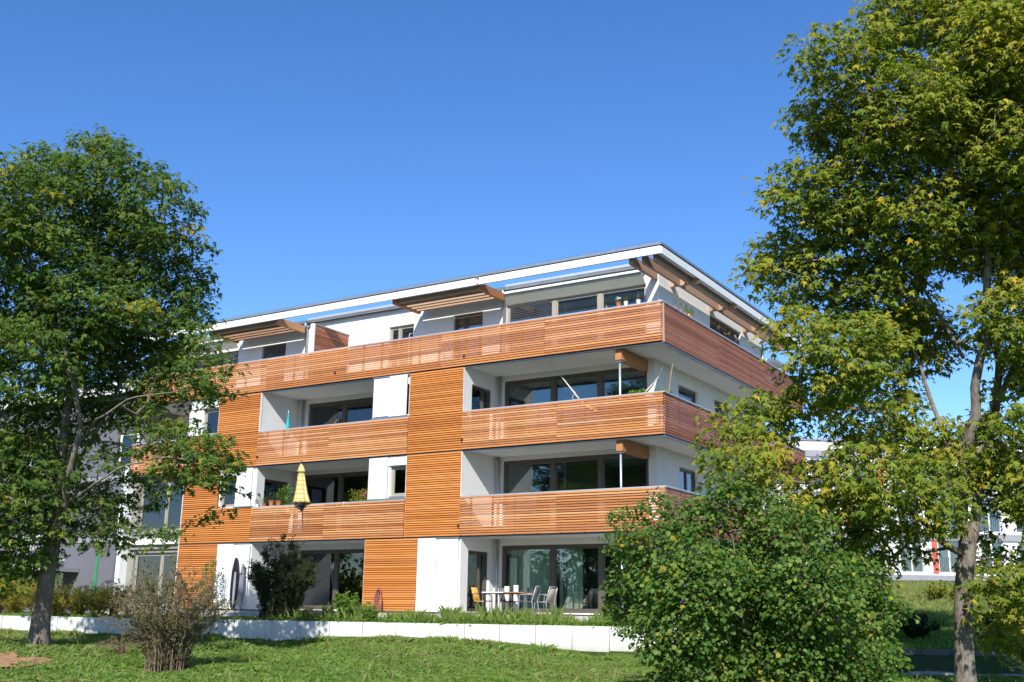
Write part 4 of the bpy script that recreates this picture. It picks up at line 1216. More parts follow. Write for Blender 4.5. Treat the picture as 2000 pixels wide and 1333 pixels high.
for k_, (u, dd_, h, rw) in enumerate(((-10, 1.5, 1.25, .9), (30, 1.2, 1.15, .9), (70, 1.6, 1.3, .9), (112, 1.1, 1.2, .9), (150, 1.5, 1.1, .9), (190, 1.2, 1.15, .8), (222, 1.6, 1.3, .7))):
    lb_ = ('clump of tall yellow flowering weeds at the far left edge', 'clump of yellow weeds halfway between picture edge and left trunk', 'clump of yellow weeds directly behind the left trunk', 'clump of yellow weeds just right of the left trunk',
           'yellow green weeds in front of the grey building window', 'dark green weeds left of the white column', 'rightmost clump of green weeds at the foot of the white column')[k_]
    shrub('tall_weeds', lb_, 'plant', wpt(u, dd_), h, rw*1.25, 110, 800, 5200, .06, LANCE, 'leaf_gold', 'twig', tint=.30 if k_ < 4 else .12, low=.03, up=.5, stem_r=.004, group='yellow weeds behind the garden wall')
shrub('dark_shrub', 'dark leafy shrub behind the weeds at the far left edge', 'shrub', gpt(20, 1180, 37), 2.6, 1.6, 50, 700, 7000, .09, ROUND, 'leaf_l', 'twig', tint=.03)
# right side undergrowth behind the low wall
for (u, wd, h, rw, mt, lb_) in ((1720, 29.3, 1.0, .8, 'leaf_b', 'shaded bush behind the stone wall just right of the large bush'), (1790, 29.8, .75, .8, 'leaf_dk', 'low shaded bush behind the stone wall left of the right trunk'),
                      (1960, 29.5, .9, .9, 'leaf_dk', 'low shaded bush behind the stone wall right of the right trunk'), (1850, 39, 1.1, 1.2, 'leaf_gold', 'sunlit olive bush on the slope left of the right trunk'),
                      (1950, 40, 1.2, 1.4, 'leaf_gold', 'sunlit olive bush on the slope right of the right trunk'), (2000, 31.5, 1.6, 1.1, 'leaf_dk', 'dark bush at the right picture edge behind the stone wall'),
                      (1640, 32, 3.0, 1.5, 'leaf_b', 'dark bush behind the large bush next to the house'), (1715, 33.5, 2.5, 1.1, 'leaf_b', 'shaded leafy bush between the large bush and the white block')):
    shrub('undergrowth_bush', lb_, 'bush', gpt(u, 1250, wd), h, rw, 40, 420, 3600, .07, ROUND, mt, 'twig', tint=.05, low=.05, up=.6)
# yellow-leaved twig at the right edge
shrub('maple_sapling', 'yellowing young maple at the right picture edge above the stone wall', 'tree', gpt(2005, 1280, 24), 1.55, .8, 12, 90, 500, .13, MAPLE, 'leaf_r', 'twig', tint=.5, low=.35, up=1.0, drop=.3)

# ---- grasses
def blades(name, P, H, Wd, lean, tint, mat, kind='stuff', parent=None):
    n = len(P); a = rng.random(n)*2*math.pi
    dr = np.stack([np.cos(a), np.sin(a), np.zeros(n)], -1); pb = np.stack([-np.sin(a), np.cos(a), np.zeros(n)], -1)
    ln = lean*rng.random(n)*H
    w_ = Wd*rng.uniform(.6, 1.3, n)
    m1 = P+dr*(ln*.3)[:, None]; m1[:, 2] += H*.55
    tp = P+dr*ln[:, None]; tp[:, 2] += H*np.clip(1-.25*(ln/H), .3, 1)
    V = np.stack([P-pb*w_[:, None], P+pb*w_[:, None], m1+pb*w_[:, None]*1.05, tp, m1-pb*w_[:, None]*.5], 1)[:, :4].reshape(-1, 3)
    k = np.arange(n)[:, None]*4
    me = np_mesh(name, V, [k+np.array([[0, 1, 2]]), k+np.array([[0, 2, 3]])], False, {'tint': np.repeat(np.clip(tint, 0, 1), 4), 'val': np.repeat(np.clip(rng.normal(.5, .25, n), 0, 1), 4)})
    o = link(name, me, MAT[mat]); tag(o, kind=kind); return o
def in_sand(x, y): return ((x-sx)**2+(y-sy)**2) < (1.15+.35*np.sin(x*5+y*3)*np.cos(y*4))**2
# lawn: sampled evenly over the ground the photo shows
n = 300000
D = 18.5+(34.5-18.5)*rng.random(n)**1.15; U = rng.uniform(-60, 2060, n); Lm = (U-1000)/CP['f']*D*.985
x = CAMP[0]+RH[0]*Lm+FH[0]*D; y = CAMP[1]+RH[1]*Lm+FH[1]*D
s_ = (x-W0[0])*WD[0]+(y-W0[1])*WD[1]; d_ = (x-W0[0])*WN[0]+(y-W0[1])*WN[1]
ok = (d_ < -.012) & ~in_sand(x, y) & ~((Lm > 6.2) & (D > 25.2))
x, y, d_, s_ = x[ok], y[ok], d_[ok], s_[ok]
# pull the blades together into tufts
gx, gy = np.round(x/.16+.35*np.sin(y*9)), np.round(y/.16+.35*np.cos(x*8)); hsh = np.abs(np.sin(gx*12.9898+gy*78.233)*43758.5453) % 1; hs2 = np.abs(np.sin(gx*39.3+gy*11.1)*24634.6) % 1
kx, ky = (gx+(hsh-.5)*.8)*.16, (gy+(hs2-.5)*.8)*.16; pull = .45*rng.random(len(x))
x = x+(kx-x)*pull; y = y+(ky-y)*pull; tuft = hsh
z = ground_z(x, y)
P = np.stack([x, y, z-.01], -1)
pn = snoise(P*np.array([1, 1, 0]), .9, 41); pf = snoise(P*np.array([1, 1, 0]), 3.0, 42)
H = (.045+.045*rng.random(len(x))+.06*tuft**3)*(1+.35*pn+.3*pf).clip(.5, 1.8)*(1+.5*(d_ > -.5))
drytint = .05+.40*np.clip(snoise(P*np.array([1, 1, 0]), .7, 43)-.25, 0, 1)+.45*(rng.random(len(x)) < .09)
leftdry = np.clip((s_-9)/7, 0, 1)*.34
H = H*np.where(d_ > -.45, 1.5, 1.0)
blades('lawn_grass', P, H, .0075, 1.5, drytint+leftdry*rng.random(len(x))*2, 'grass')
print('lawn', len(x))
nf_ = 24000; sf = rng.uniform(-3, 24, nf_); df = -.012-.22*rng.random(nf_)**2
PF = np.stack([W0[0]+WD[0]*sf+WN[0]*df, W0[1]+WD[1]*sf+WN[1]*df, np.zeros(nf_)], -1); PF[:, 2] = ground_z(PF[:, 0], PF[:, 1])
blades('wall_foot_grass', PF, (.07+.13*rng.random(nf_))*(1+.6*snoise(PF, 1.6, 61)).clip(.3, 2.2), .007, .8, .1+.5*(rng.random(nf_) < .25), 'grass')
nl = 420; il = rng.choice(len(x), nl, replace=False)
PL_ = np.stack([x[il], y[il], z[il]+.07+.05*rng.random(nl)], -1); NL_ = rng.normal(size=(nl, 3))*.35; NL_[:, 2] += 1
V, F, kk = leaf_mesh(PL_, rng.normal(size=(nl, 3)), NL_, rng.uniform(.05, .09, nl), MAPLE)
tag(link('fallen_leaves', np_mesh('fallen_leaves', V, F, False, {'tint': np.full(nl*kk, .95), 'val': np.repeat(rng.random(nl), kk)}), MAT['leaf_dry']), kind='stuff')
# seed stalks
idx = rng.choice(len(x), 1500, replace=False)
blades('grass_stalks', P[idx], .14+.18*rng.random(len(idx)), .0020, .5, np.full(len(idx), .75)+.2*rng.random(len(idx)), 'grass')
# terrace cover
n = 40000
s2 = rng.uniform(-2.5, 24, n); d2 = .06+rng.random(n)**1.3*(3.2+np.clip(s2, 0, 20)*.16)
x2 = W0[0]+WD[0]*s2+WN[0]*d2; y2 = W0[1]+WD[1]*s2+WN[1]*d2
okk = (y2 < -1.4) | (x2 < -24.5); x2, y2, s2, d2 = x2[okk], y2[okk], s2[okk], d2[okk]
P = np.stack([x2, y2, ground_z(x2, y2)], -1); f2 = snoise(P, 2.0, 51)
blades('terrace_grass', P, (.07+.08*rng.random(len(x2)))*(1+.4*f2).clip(.5, 2), .0055, 1.2, .02+.3*(rng.random(len(x2)) < .08), 'grass')
# tall tufts along the top of the wall
cx_ = []; 
for s in np.arange(-2.0, 8.6, .085):
    if rng.random() < .92: cx_.append((s+rng.normal()*.08, .25+rng.random()*1.5, rng.uniform(.18, .56)*(1.15 if rng.random() < .3 else .85)))
PP = []; HH = []
for s, d, h in cx_:
    k = 105; r_ = np.abs(rng.normal(size=k))*.11; a = rng.random(k)*6.28
    q = wall_xy(s, d); px = q[0]+np.cos(a)*r_; py = q[1]+np.sin(a)*r_
    PP.append(np.stack([px, py, ground_z(px, py)], -1)); HH.append(h*rng.uniform(.5, 1.15, k))
PP = np.vstack(PP); HH = np.concatenate(HH)
blades('tufted_grass', PP, HH, .0027, .55, .20+.6*(rng.random(len(PP)) < .18), 'grass')
# leafy ground cover between the tufts
n = 3800; s3 = rng.uniform(-2, 9.5, n); d3 = .02+rng.random(n)**1.5*1.6
q = W0[None]+WD[None]*s3[:, None]+WN[None]*d3[:, None]; P = np.stack([q[:, 0], q[:, 1], ground_z(q[:, 0], q[:, 1])+.03+.14*rng.random(n)], -1)
N = rng.normal(size=(n, 3))*.4; N[:, 2] += 1
V, F, kk = leaf_mesh(P, rng.normal(size=(n, 3)), N, rng.uniform(.04, .09, n), ROUND)
tag(link('ground_cover', np_mesh('ground_cover', V, F, False, {'tint': np.repeat(np.clip(.05+.5*(rng.random(n) < .06), 0, 1), kk), 'val': np.repeat(rng.random(n), kk)}), MAT['leaf_br']), kind='stuff')
# pale stones on the terrace
stn = MB()
for s in np.arange(-1.5, 8.5, .7):
    q = wall_xy(s+rng.normal()*.2, 1.1+rng.normal()*.25); r_ = rng.uniform(.07, .13)
    stn.lathe((q[0], q[1], float(ground_z(*q))), [(0, 0), (r_, .0), (r_*.95, r_*.5), (r_*.5, r_*.8), (0, r_*.85)], 7, sx=rng.uniform(.8, 1.3))
tag(stn.build('gravel_stones', MAT['deck'], None), kind='stuff')
# slope behind the low wall
n = 42000
D = 27.8+(52-27.8)*rng.random(n)**.8; U = rng.uniform(1540, 2080, n); Lm = (U-1000)/CP['f']*D
x3 = CAMP[0]+RH[0]*Lm+FH[0]*D; y3 = CAMP[1]+RH[1]*Lm+FH[1]*D
P = np.stack([x3, y3, ground_z(x3, y3)-.02], -1); ok = (x3 > 1.0); P = P[ok]; D = D[ok]
tall = np.clip((D-34)/6, 0, 1)
blades('meadow_grass', P, (.14+.40*tall)*(.6+.7*rng.random(len(P))), .010, .8, np.clip(.05+tall*(.15+.6*rng.random(len(P))), 0, .9), 'grass')

# ------------------------------------------------------------------ things on the balconies and terrace
def pot(loc, r, h, mat, label, foliage=None, group=None, name='flower_pot', saucer=False, cat='flower pot'):
    t = thing(name, loc, label, cat, group); l = np.array(loc)
    m = MB(); m.lathe(l, [(0, 0), (r*.72, 0), (r*.95, h*.84), (r*1.08, h*.84), (r*1.08, h), (r*.95, h), (r*.92, h*.9), (0, h*.9)], 16); m.build('pot', MAT[mat], t)
    m = MB(); m.lathe(l, [(0, h*.905), (r*.9, h*.905), (r*.9, h*.88)], 12); m.build('soil', MAT['soil'], t)
    if foliage:
        n, hw, hh, ls, kind, lm, fl = foliage
        g = rng.normal(size=(n, 3)); g = unit(g)*(rng.random(n)**.4)[:, None]
        P = l+np.array([0, 0, h+hh*.5])+g*np.array([hw, hw, hh*.55])
        T = unit(g)+rng.normal(size=(n, 3))*.4; N = rng.normal(size=(n, 3))*.4+SUNV*.5; N[:, 2] += .6
        build_leaves('foliage', P, T, N, ls*rng.uniform(.6, 1.3, n), kind, MAT[lm], np.full(n, .04), rng.random(n), t, l)
        m = MB()
        for _ in range(7):
            q = l+np.array([rng.normal()*hw*.5, rng.normal()*hw*.5, h+hh*rng.uniform(.5, .95)]); m.tube([l+np.array([0, 0, h*.9]), (l+q)/2+np.array([0, 0, h*.4]), q], .004, 4)
        m.build('stem', MAT['twig'], t)
        if fl:
            m = MB()
            for _ in range(fl[1]):
                a = rng.random()*6.28; q = l+np.array([math.cos(a)*hw*rng.random(), math.sin(a)*hw*rng.random()-.03, h+hh*rng.uniform(.6, 1.15)])
                m.lathe(q, [(0, -.012), (.016, -.004), (.022, .006), (.010, .016), (0, .017)], 7)
            m.build('flower', MAT[fl[0]], t)
    return t
g1 = 'potted herbs on the first floor railing cap'
pot((-16.90, .03, C1), .06, .10, 'white_pot', 'small white pot with grey herb at the left end of the first floor railing', (90, .09, .20, .05, LANCE, 'leaf_b', None), g1)
pot((-16.55, .03, C1), .09, .10, 'terra', 'low terracotta bowl with grey green herb, second from left on the first floor railing', (130, .13, .22, .05, LANCE, 'leaf_b', None), g1)
pot((-16.17, .03, C1), .11, .20, 'terra', 'pale terracotta pot with round leafy plant on the first floor railing', (260, .20, .30, .06, LANCE, 'leaf_dk', None), g1)
pot((-15.80, .03, C1), .10, .18, 'terra', 'orange terracotta pot at the right end of the herb row on the first floor railing', (200, .17, .26, .055, LANCE, 'leaf_dk', None), g1)
pot((-15.95, .55, 2.90), .20, .75, 'terra', 'tall potted shrub with round green crown behind the first floor railing herbs', (420, .36, 1.05, .085, ROUND, 'leaf_br', None), None, name='potted_shrub', cat='potted shrub')
# flower box with oleander-like plant
t = thing('flower_box', (-11.95, .05, C1), 'flower box with green and pink plants at the right end of the first floor railing', 'flower box')
bx('planter', MAT['white_pot'], t, -12.30, -11.60, .16, .34, C1-.20, C1+.02)
n = 420; P = np.stack([rng.uniform(-12.35, -11.52, n), rng.uniform(.02, .42, n), C1+.0+.42*rng.random(n)**1.2], -1)
build_leaves('foliage', P, np.tile([0, 0, 1.0], (n, 1))+rng.normal(size=(n, 3))*.6, rng.normal(size=(n, 3))*.6+SUNV, .075*rng.uniform(.6, 1.3, n), LANCE, MAT['leaf_gold'], np.full(n, .1), rng.random(n), t, wloc(t))
m = MB()
for _ in range(14): m.lathe((rng.uniform(-12.0, -11.55), rng.uniform(.02, .2), C1+rng.uniform(.12, .36)), [(0, -.012), (.02, 0), (.012, .014), (0, .015)], 7)
m.build('flower', MAT['flower_pink'], t)
# penthouse corner pots
g2 = 'pots on the roof terrace corner railing'
pot((-1.95, .02, C3), .035, .07, 'zinc', 'tiny grey pot with brown plant, leftmost on the front roof terrace railing', (30, .05, .09, .03, LANCE, 'leaf_dry', None), g2)
pot((-1.52, .03, C3), .085, .15, 'terra', 'terracotta pot with white flowers on the roof terrace railing', (120, .10, .14, .05, LANCE, 'leaf_b', ('flower_white', 16)), g2)
pot((-1.26, .03, C3), .07, .14, 'white_pot', 'white pot with blue green plant on the roof terrace railing', (110, .08, .13, .04, ROUND, 'leaf_b', None), g2)
pot((-.82, .03, C3), .075, .13, 'white_pot', 'white handled pot with slim upright plant near the roof terrace corner', (60, .05, .26, .045, LANCE, 'leaf_br', None), g2)
g3 = 'pots in a row on the side railing of the roof terrace'
for i, (yy, r_, h_, mt, lb_, fo) in enumerate(((1.12, .05, .09, 'terra', 'small terracotta pot with thin stalk, first from the corner on the side railing', (24, .04, .34, .04, LANCE, 'leaf_br', None)),
        (1.55, .05, .09, 'terra', 'small terracotta pot with tall seedling, second from the corner on the side railing', (36, .05, .40, .05, LANCE, 'leaf_br', None)),
        (1.92, .055, .09, 'terra', 'small terracotta pot with bushy seedling before the yellow pot', (70, .08, .22, .06, LANCE, 'leaf_br', None)),
        (2.20, .055, .10, 'yellow_pot', 'yellow pot with green seedlings on the side railing of the roof terrace', (80, .08, .22, .06, LANCE, 'leaf_br', None)),
        (2.45, .05, .10, 'terra', 'last terracotta pot of the row, farthest from the corner on the side railing', (60, .07, .18, .06, LANCE, 'leaf_br', None)))):
    pot((-.02, yy, C3), r_, h_, mt, lb_, fo, g3)
# second floor corner planters
for (loc, lb_, dx, dy) in (((-.95, .25, C2-.08), 'trailing yellow green plant on the second floor front railing beside the hammock', .35, .10), ((-.22, .45, C2-.08), 'yellow green plant on the second floor corner railing', .20, .50)):
    t = thing('flower_box', loc, lb_, 'flower box')
    bx('planter', MAT['soil'], t, loc[0]-dx, loc[0]+dx*.5, loc[1]-dy*.2, loc[1]+dy, loc[2]-.16, loc[2]+.04)
    n = 260; P = np.array(loc)+np.stack([rng.uniform(-dx, dx*.6, n), rng.uniform(-dy*.4, dy, n), .04+.20*rng.random(n)**1.2], -1)
    build_leaves('foliage', P, rng.normal(size=(n, 3)), rng.normal(size=(n, 3))*.5+SUNV, .055*rng.uniform(.6, 1.3, n), ROUND, MAT['leaf_br'], np.clip(rng.random(n)-.5, 0, 1), rng.random(n), t, wloc(t))
    m = MB()
    for _ in range(8): m.lathe(np.array(loc)+np.array([rng.uniform(-dx, dx*.5), rng.uniform(0, dy*.7), rng.uniform(.1, .22)]), [(0, -.012), (.016, 0), (.01, .012), (0, .013)], 6)
    m.build('flower', MAT['flower_yellow'], t)
# hammock
t = thing('hammock', (-2.2, .8, 5.75), 'white hammock slung between ceiling hooks on the second floor corner balcony', 'hammock')
th = np.linspace(0, 1, 15); zs = 6.98-.75*np.sin(th*math.pi); xs_ = -3.38+(-.92+3.38)*th; wd_ = .06+.42*np.sin(th*math.pi)**.8
V = [(xs_[i], .8+s_*wd_[i], zs[i]+abs(s_)*.14*math.sin(th[i]*math.pi)) for i in range(15) for s_ in (-1, -.5, 0, .5, 1)]
V2 = [(a, b, c-.01) for a, b, c in V]
Q = [(i*5+j, i*5+j+1, (i+1)*5+j+1, (i+1)*5+j) for i in range(14) for j in range(4)]
m = MB(); m.add(V+V2, Q+[(a+75, d+75, c+75, b+75) for a, b, c, d in Q]); m.build('hammock_cloth', MAT['rope'], t, smooth=True)
m = MB(); m9 = MB()
for s_ in (-1, -.5, 0, .5, 1):
    m.tube([(-4.2, .8, 8.0), (-3.75, .8+.04*s_, 7.45), (-3.38, .8+.07*s_, 6.99)], [.012, .010, .008], 5)
    m9.tube([(-.52, .8, 7.45), (-.72, .8+.05*s_, 7.2), (-.92, .8+.07*s_, 6.99)], [.012, .016, .012], 5)
m.tube([(-4.56, .8, 8.40), (-4.2, .8, 8.0)], .009, 6); m9.tube([(-.05, .8, 8.40), (-.52, .8, 7.45)], .007, 6)
m.tube([(-3.75, .8, 7.45), (-3.5, .78, 7.2), (-3.62, .75, 7.05), (-3.5, .74, 6.9)], .010, 5)
m.build('rope', MAT['rope'], t, smooth=True); m9.build('rope', MAT['rope'], t, smooth=True)
m = MB(); m.add([(-.56, .8, 7.40), (-.60, .80, 7.36), (-1.15, .74, 6.86), (-.78, .86, 6.84)], [(0, 1, 2, 3)]); m.add([(-.56, .81, 7.40), (-.60, .81, 7.36), (-1.15, .75, 6.86), (-.78, .87, 6.84)], [(3, 2, 1, 0)]); m.build('hammock_end', MAT['panel'], t)
m = MB(); m.tube([(-.02, .8, 7.83), (-.1, .75, 7.3), (-.2, .7, 6.3), (-.25, .7, 5.76)], .016, 6); tag(m.build('wooden_pole', MAT['beam_x'], None), 'thin wooden pole leaning upright behind the second floor corner railing', 'pole')
m = MB(); m.tube([(-14.2, .5, 6.05), (-13.35, .15, 6.87), (-13.2, .1, 6.98)], .014, 6); tag(m.build('wooden_stick', MAT['beam_x'], None), 'thin pale stick leaning on the left second floor railing', 'stick')
# folded checked parasol
t = thing('folded_parasol', (-14.5, -.02, 2.9), 'folded yellow checked parasol standing at the first floor railing', 'parasol')
PS = 1.22
prof = [(.012, 5.42), (.03, 5.36), (.075, 5.30), (.115, 5.18), (.155, 5.08), (.10, 5.075), (.115, 4.95), (.15, 4.65), (.20, 4.3), (.255, 4.05), (.285, 3.93), (.24, 3.94), (.12, 4.1)]
SD = 48; V = []; UVv = []
for i, (r_, z_) in enumerate(prof):
    pl = .0 if i < 2 else (.05 if i < 5 else .16)
    for k in range(SD):
        a = k*2*math.pi/SD; rr = r_*PS*(1+pl*math.cos(8*a)+(.05*math.sin(3*a) if i > 6 else 0))
        V.append((-14.62+(5.3-z_)*.085+rr*math.cos(a), -.13+rr*.62*math.sin(a), z_+(.02*math.cos(8*a) if i in (4, 10) else 0))); UVv.append((k/SD, (z_-3.9)/1.5))
Q = [(i*SD+k, i*SD+(k+1) % SD, (i+1)*SD+(k+1) % SD, (i+1)*SD+k) for i in range(len(prof)-1) for k in range(SD)]
me = np_mesh('canopy', np.array(V)-wloc(t), [np.array(Q)], True)
uv = me.uv_layers.new(name='UVMap'); lv = np.zeros(len(me.loops), dtype=np.int32); me.loops.foreach_get('vertex_index', lv); UA = np.array(UVv)[lv]
f0 = np.repeat((np.array(Q)[:, 1] % SD) == 0, 4); UA[(UA[:, 0] == 0) & f0, 0] = 1.0
uv.data.foreach_set('uv', UA.ravel()); link('canopy', me, MAT['check'], t)
m = MB(); m.tube([(-14.62, -.13, 5.5), (-14.50, -.09, 4.0), (-14.42, -.06, 3.0)], .018, 8); m.build('pole', MAT['metal_dark'], t)
m = MB(); m.box(-14.56, -14.42, -.16, -.04, 3.70, 3.86); m.tube([(-14.62, -.14, 3.86), (-14.40, -.14, 3.80)], .025, 6); m.tube([(-14.52, -.17, 3.74), (-14.3, -.17, 3.86)], .016, 6); m.build('clamp', MAT['metal_dark'], t)
# folded teal parasol
t = thing('folded_parasol', (-16.0, .45, 5.75), 'folded teal parasol by the lit wall of the left second floor loggia', 'parasol')
m = MB(); m.lathe((-16.0, .45, 0), [(.0, 7.56), (.012, 7.54), (.03, 7.42), (.045, 7.38), (.035, 7.36), (.06, 7.15), (.09, 6.9), (.11, 6.6), (.10, 6.55)], 12); m.build('canopy', MAT['teal'], t, smooth=True)
m = MB(); m.tube([(-16.0, .45, 5.76), (-16.0, .45, 7.62)], .014, 8); m.build('pole', MAT['white_pot'], t)
# clothes lines on the roof terrace (two)
for x0, x1, lb_ in ((-10.9, -9.6, 'thin white clothes drying arm on the roof terrace wall left of the middle canopy window'), (-20.5, -18.9, 'thin white clothes drying arm crossing the leftmost canopy window')):
    m = MB(); m.tube([(x0, 1.3, 10.25), (x1, 1.5, 10.55)], .010, 6); m.tube([(x1, 1.5, 10.55), (x1+.02, 1.5, 8.7)], .010, 6); m.tube([(x0, 1.3, 10.25), (x0, 1.3, 8.7)], .010, 6); tag(m.build('drying_rack', MAT['white_pot'], None), lb_, 'drying rack')
m = MB(); m.lathe((-11.75, .05, C3), [(0, 0), (.03, .0), (.05, .05), (.03, .11), (0, .13)], 9); m.build
tag(m.build('ornament', MAT['white_pot'], None, smooth=True), 'small round white ornament on the roof terrace railing before a window', 'ornament')
# little hanging tags on the first floor railing
for x, mt, lb_ in ((-12.85, 'yellow_pot', 'yellow plastic strip clipped on the first floor railing'), (-12.55, 'flower_white', 'white plastic strip clipped on the first floor railing'), (-12.30, 'teal', 'blue plastic strip clipped on the first floor railing below the flower box')):
    m = MB(); m.box(x, x+.03, -.062, -.047, C1-.16, C1+.006); m.box(x, x+.03, -.046, .05, C1+.001, C1+.006); tag(m.build('plastic_strip', MAT[mt], None), lb_, 'clip')
m = MB(); m.tube([(-15.72, -.06, C1), (-15.72, -.065, C1-.32)], .006, 5); m.lathe((-15.72, -.07, C1-.42), [(0, 0), (.035, .03), (.04, .08), (0, .11)], 8); tag(m.build('hanging_ornament', MAT['leaf_b'] if False else MAT['green'], None, smooth=True), 'small green ornament hanging on a string below the herb pots', 'ornament')

# patio table and chairs
TBX, TBY, FZ = -5.87, .62, .06
t = thing('patio_table', (TBX, TBY, FZ), 'patio table with thin dark legs and wooden top in the ground floor loggia', 'table')
m = MB(); m.box(TBX-.80, TBX+.02, TBY-.42, TBY+.42, .74, .775); m.build('table_top', MAT['panel_grey'], t); m = MB(); m.box(TBX+.024, TBX+.80, TBY-.42, TBY+.42, .74, .775); m.build('table_top', MAT['beam'], t)
for dx, dy in ((-.72, -.36), (.72, -.36), (-.72, .36), (.72, .36), (-.02, -.38)):
    m = MB(); m.tube([(TBX+dx, TBY+dy, .74), (TBX+dx*1.04, TBY+dy*1.04, FZ)], .016, 8); m.build('leg', MAT['metal_dark'], t)
m = MB(); m.box(TBX-.74, TBX+.74, TBY-.38, TBY-.35, .71, .738); m.box(TBX-.74, TBX+.74, TBY+.35, TBY+.38, .71, .738); m.build('table_frame', MAT['metal_dark'], t)
def chair(x, y, rz, label, seatmat, framemat, group='chairs round the patio table'):
    t = thing('patio_chair', (x, y, FZ), label, 'chair', group, rz)
    # built facing +x in local coordinates
    def lb(m, name, mat):
        V = np.vstack(m.v); F = []
        if m.q: F.append(np.vstack(m.q))
        if m.t: F.append(np.vstack(m.t))
        return link(name, np_mesh(name, V, F, True), MAT[mat], t)
    m = MB(); n = 9
    for i in range(n):
        yy = -.21+.42*i/(n-1); m.tube([(-.20, yy, .42), (0, yy, .405), (.22, yy, .43)], .011, 5)
    m.box(-.20, .22, -.22, .22, .404, .412); lb(m, 'seat', seatmat)
    m = MB()
    for i in range(n):
        yy = -.20+.40*i/(n-1); m.tube([(-.20, yy, .43), (-.26, yy, .62), (-.33, yy, .86)], .010, 5)
    m.hexa([(-.212, -.21, .43), (-.206, -.21, .43), (-.212, .21, .43), (-.206, .21, .43), (-.336, -.21, .86), (-.33, -.21, .86), (-.336, .21, .86), (-.33, .21, .86)]); lb(m, 'backrest', seatmat)
    for s_ in (-1, 1):
        m = MB(); m.tube([(.24, s_*.25, 0), (.22, s_*.25, .44), (.20, s_*.26, .60), (.14, s_*.26, .64), (-.18, s_*.26, .65), (-.26, s_*.24, .62)], .013, 6); lb(m, 'armrest', framemat)
        m = MB(); m.tube([(-.30, s_*.24, 0), (-.21, s_*.23, .42), (-.27, s_*.225, .64), (-.345, s_*.21, .88)], .013, 6); lb(m, 'leg', framemat)
    m = MB(); m.tube([(-.345, -.21, .88), (-.36, 0, .895), (-.345, .21, .88)], .013, 6); m.tube([(.22, -.25, .43), (.22, .25, .43)], .011, 6); lb(m, 'frame', framemat)
    return t
chair(-6.80, .45, 0.1, 'yellow woven patio chair at the left end of the table', 'wicker', 'metal_dark')
chair(-6.35, 1.35, -.6, 'dark patio chair behind the left half of the table', 'chairmesh', 'metal_dark')
chair(-4.92, .25, math.pi+.15, 'grey mesh patio chair nearest the right end of the table', 'chairmesh', 'zinc_cap')
chair(-4.75, 1.0, math.pi-.1, 'brown mesh patio chair at the right end behind the grey chair', 'tabletop', 'zinc_cap')
for x, y, h, lb_ in ((-6.55, 1.55, .92, 'tall white cylinder planter behind the yellow chair'), (-6.22, 1.60, .96, 'second tall white planter between yellow chair and glass')):
    m = MB(); m.lathe((x, y, FZ), [(0, 0), (.07, 0), (.08, .05), (.09, h-.02), (.09, h), (.075, h), (.07, h-.02), (0, h-.02)], 16); tag(m.build('planter', MAT['white_pot'], None, smooth=True), lb_, 'planter')
# garden hose looped on the timber wall
t = thing('garden_hose', (-10.65, -.12, .0), 'reddish garden hose hung in loops on the timber wall', 'hose')
m = MB()
for i in range(7):
    th = np.linspace(0, 2*math.pi, 26); w_ = .055+.014*i; hh = .30+.02*i
    m.tube(np.stack([-10.65+w_*np.sin(th)*(1+.35*(1-np.cos(th))/2), -.10-.018*i+0*th, .83-hh+hh*np.cos(th)], -1), .012, 6, cap=False)
m.build('hose_loop', MAT['hose'], t, smooth=True)
m = MB(); m.tube([(-10.65, -.03, .80), (-10.65, -.19, .81)], .018, 6); m.tube([(-10.65, -.19, .81), (-10.65, -.19, .86)], .016, 6); m.build('hook', MAT['metal_dark'], t)
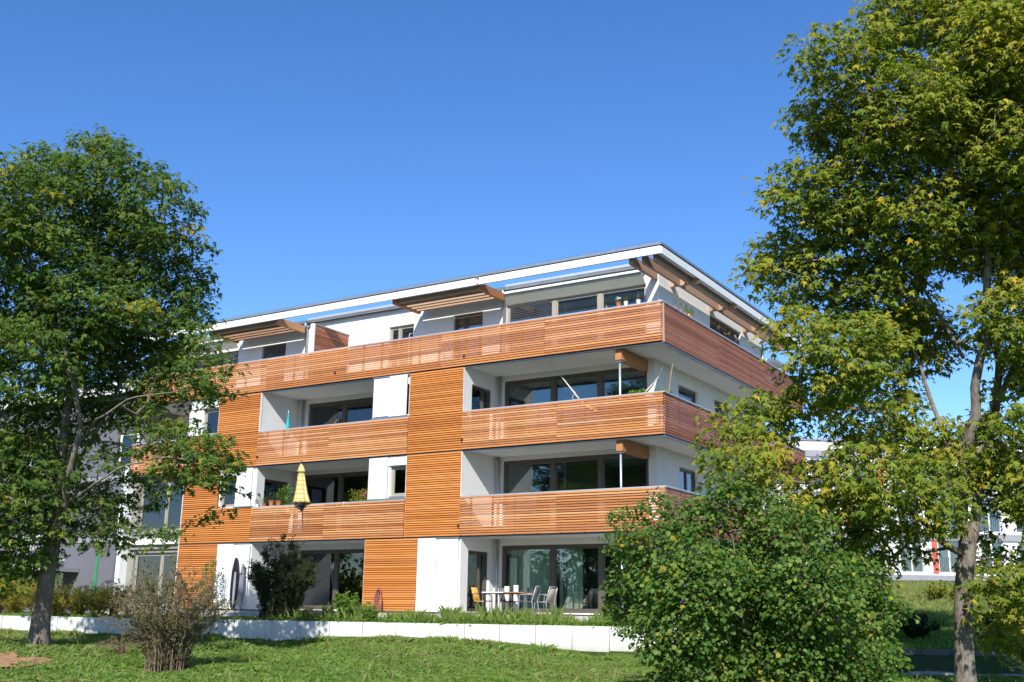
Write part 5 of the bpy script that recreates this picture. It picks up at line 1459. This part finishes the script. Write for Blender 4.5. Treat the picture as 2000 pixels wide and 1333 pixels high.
# two narrow boards leaning on the white panels at the left
def board(x, y, h, w_, mat, lb_, zb=.06, mid=None):
    t = thing('surfboard', (x, y, zb), lb_, 'board'); n = 22; P = []
    for k in range(n):
        a = 2*math.pi*k/n; px = w_/2*math.cos(a); pz = h/2+h/2*math.sin(a)
        P.append((px*(1.0-.12*math.sin(a)), pz))
    m = MB(); V = []
    for d in (-.035, .035):
        for px, pz in P: V.append((x+px-.10*(pz/h), y+d+.12*(pz/h), zb+pz))
    Q = [(k, (k+1) % n, n+(k+1) % n, n+k) for k in range(n)]; T = [(0, k, k+1) for k in range(1, n-1)]+[(n, n+k+1, n+k) for k in range(1, n-1)]
    m.add(V, Q, T); m.build('board', MAT[mat], t)
    if mid:
        m = MB(); V = []
        for d in (-.040, -.0355):
            for px, pz in P: V.append((x+px*.35+.04-.10*(pz/h), y+d+.12*(pz/h), zb+h*.08+pz*.84))
        m.add(V, Q, T); m.build('stripe', MAT[mid], t)
board(-17.52, -.26, 1.95, .34, 'metal_dark', 'dark narrow board with pale stripe leaning on the white panel', mid='slabgrey')
board(-17.10, -.30, 1.72, .22, 'blind', 'slimmer grey blue board leaning right of the dark board')
# rose on a stake
t = thing('rose_plant', (-17.85, -.95, -.24), 'slender rose on a stake with red blooms before the white panel', 'plant')
m = MB(); m.tube([(-17.85, -.95, -.24), (-17.83, -.95, 1.85)], .014, 6); m.build('stake', MAT['metal_dark'], t)
m = MB(); m.tube([(-17.95, -.95, -.24), (-17.90, -.97, .7), (-17.98, -.93, 1.9)], .009, 5); m.tube([(-17.9, -.95, .4), (-18.2, -1.0, 1.1), (-18.45, -.95, 1.75)], .006, 5); m.tube([(-17.9, -.95, .2), (-18.3, -1.0, .7), (-18.6, -1.1, 1.0)], .006, 5); m.build('stem', MAT['twig'], t)
cs = np.array([(-17.97, -.95, 1.75), (-18.0, -.95, 1.38), (-17.95, -.95, .98), (-17.98, -.95, .6), (-18.35, -.98, 1.5), (-18.4, -1, .85), (-18.2, -1, .35)])
ci = rng.integers(0, 7, 520); P = cs[ci]+rng.normal(size=(520, 3))*np.array([.12, .10, .11])
build_leaves('foliage', P, rng.normal(size=(520, 3)), rng.normal(size=(520, 3))*.5+SUNV, .055*rng.uniform(.6, 1.2, 520), ROUND, MAT['leaf_b'], np.full(520, .1), rng.random(520), t, wloc(t))
m = MB()
for c in ((-17.90, -1.02, 1.68), (-17.92, -1.02, 1.30), (-17.90, -1.02, .92), (-17.92, -1.02, .50), (-18.35, -1.05, .72), (-18.45, -1.05, .62)): m.lathe(c, [(0, -.03), (.035, -.01), (.045, .015), (.02, .035), (0, .036)], 9)
m.build('flower', MAT['flower_red'], t)
# small table and white pots in the dark left loggia
m = MB(); m.lathe((-14.35, -.9, -.02), [(0, 0), (.10, 0), (.13, .22), (.11, .22), (0, .2)], 12); tag(m.build('flower_pot', MAT['white_pot'], None), 'white pot on the ground just right of the dark shrub', 'flower pot')
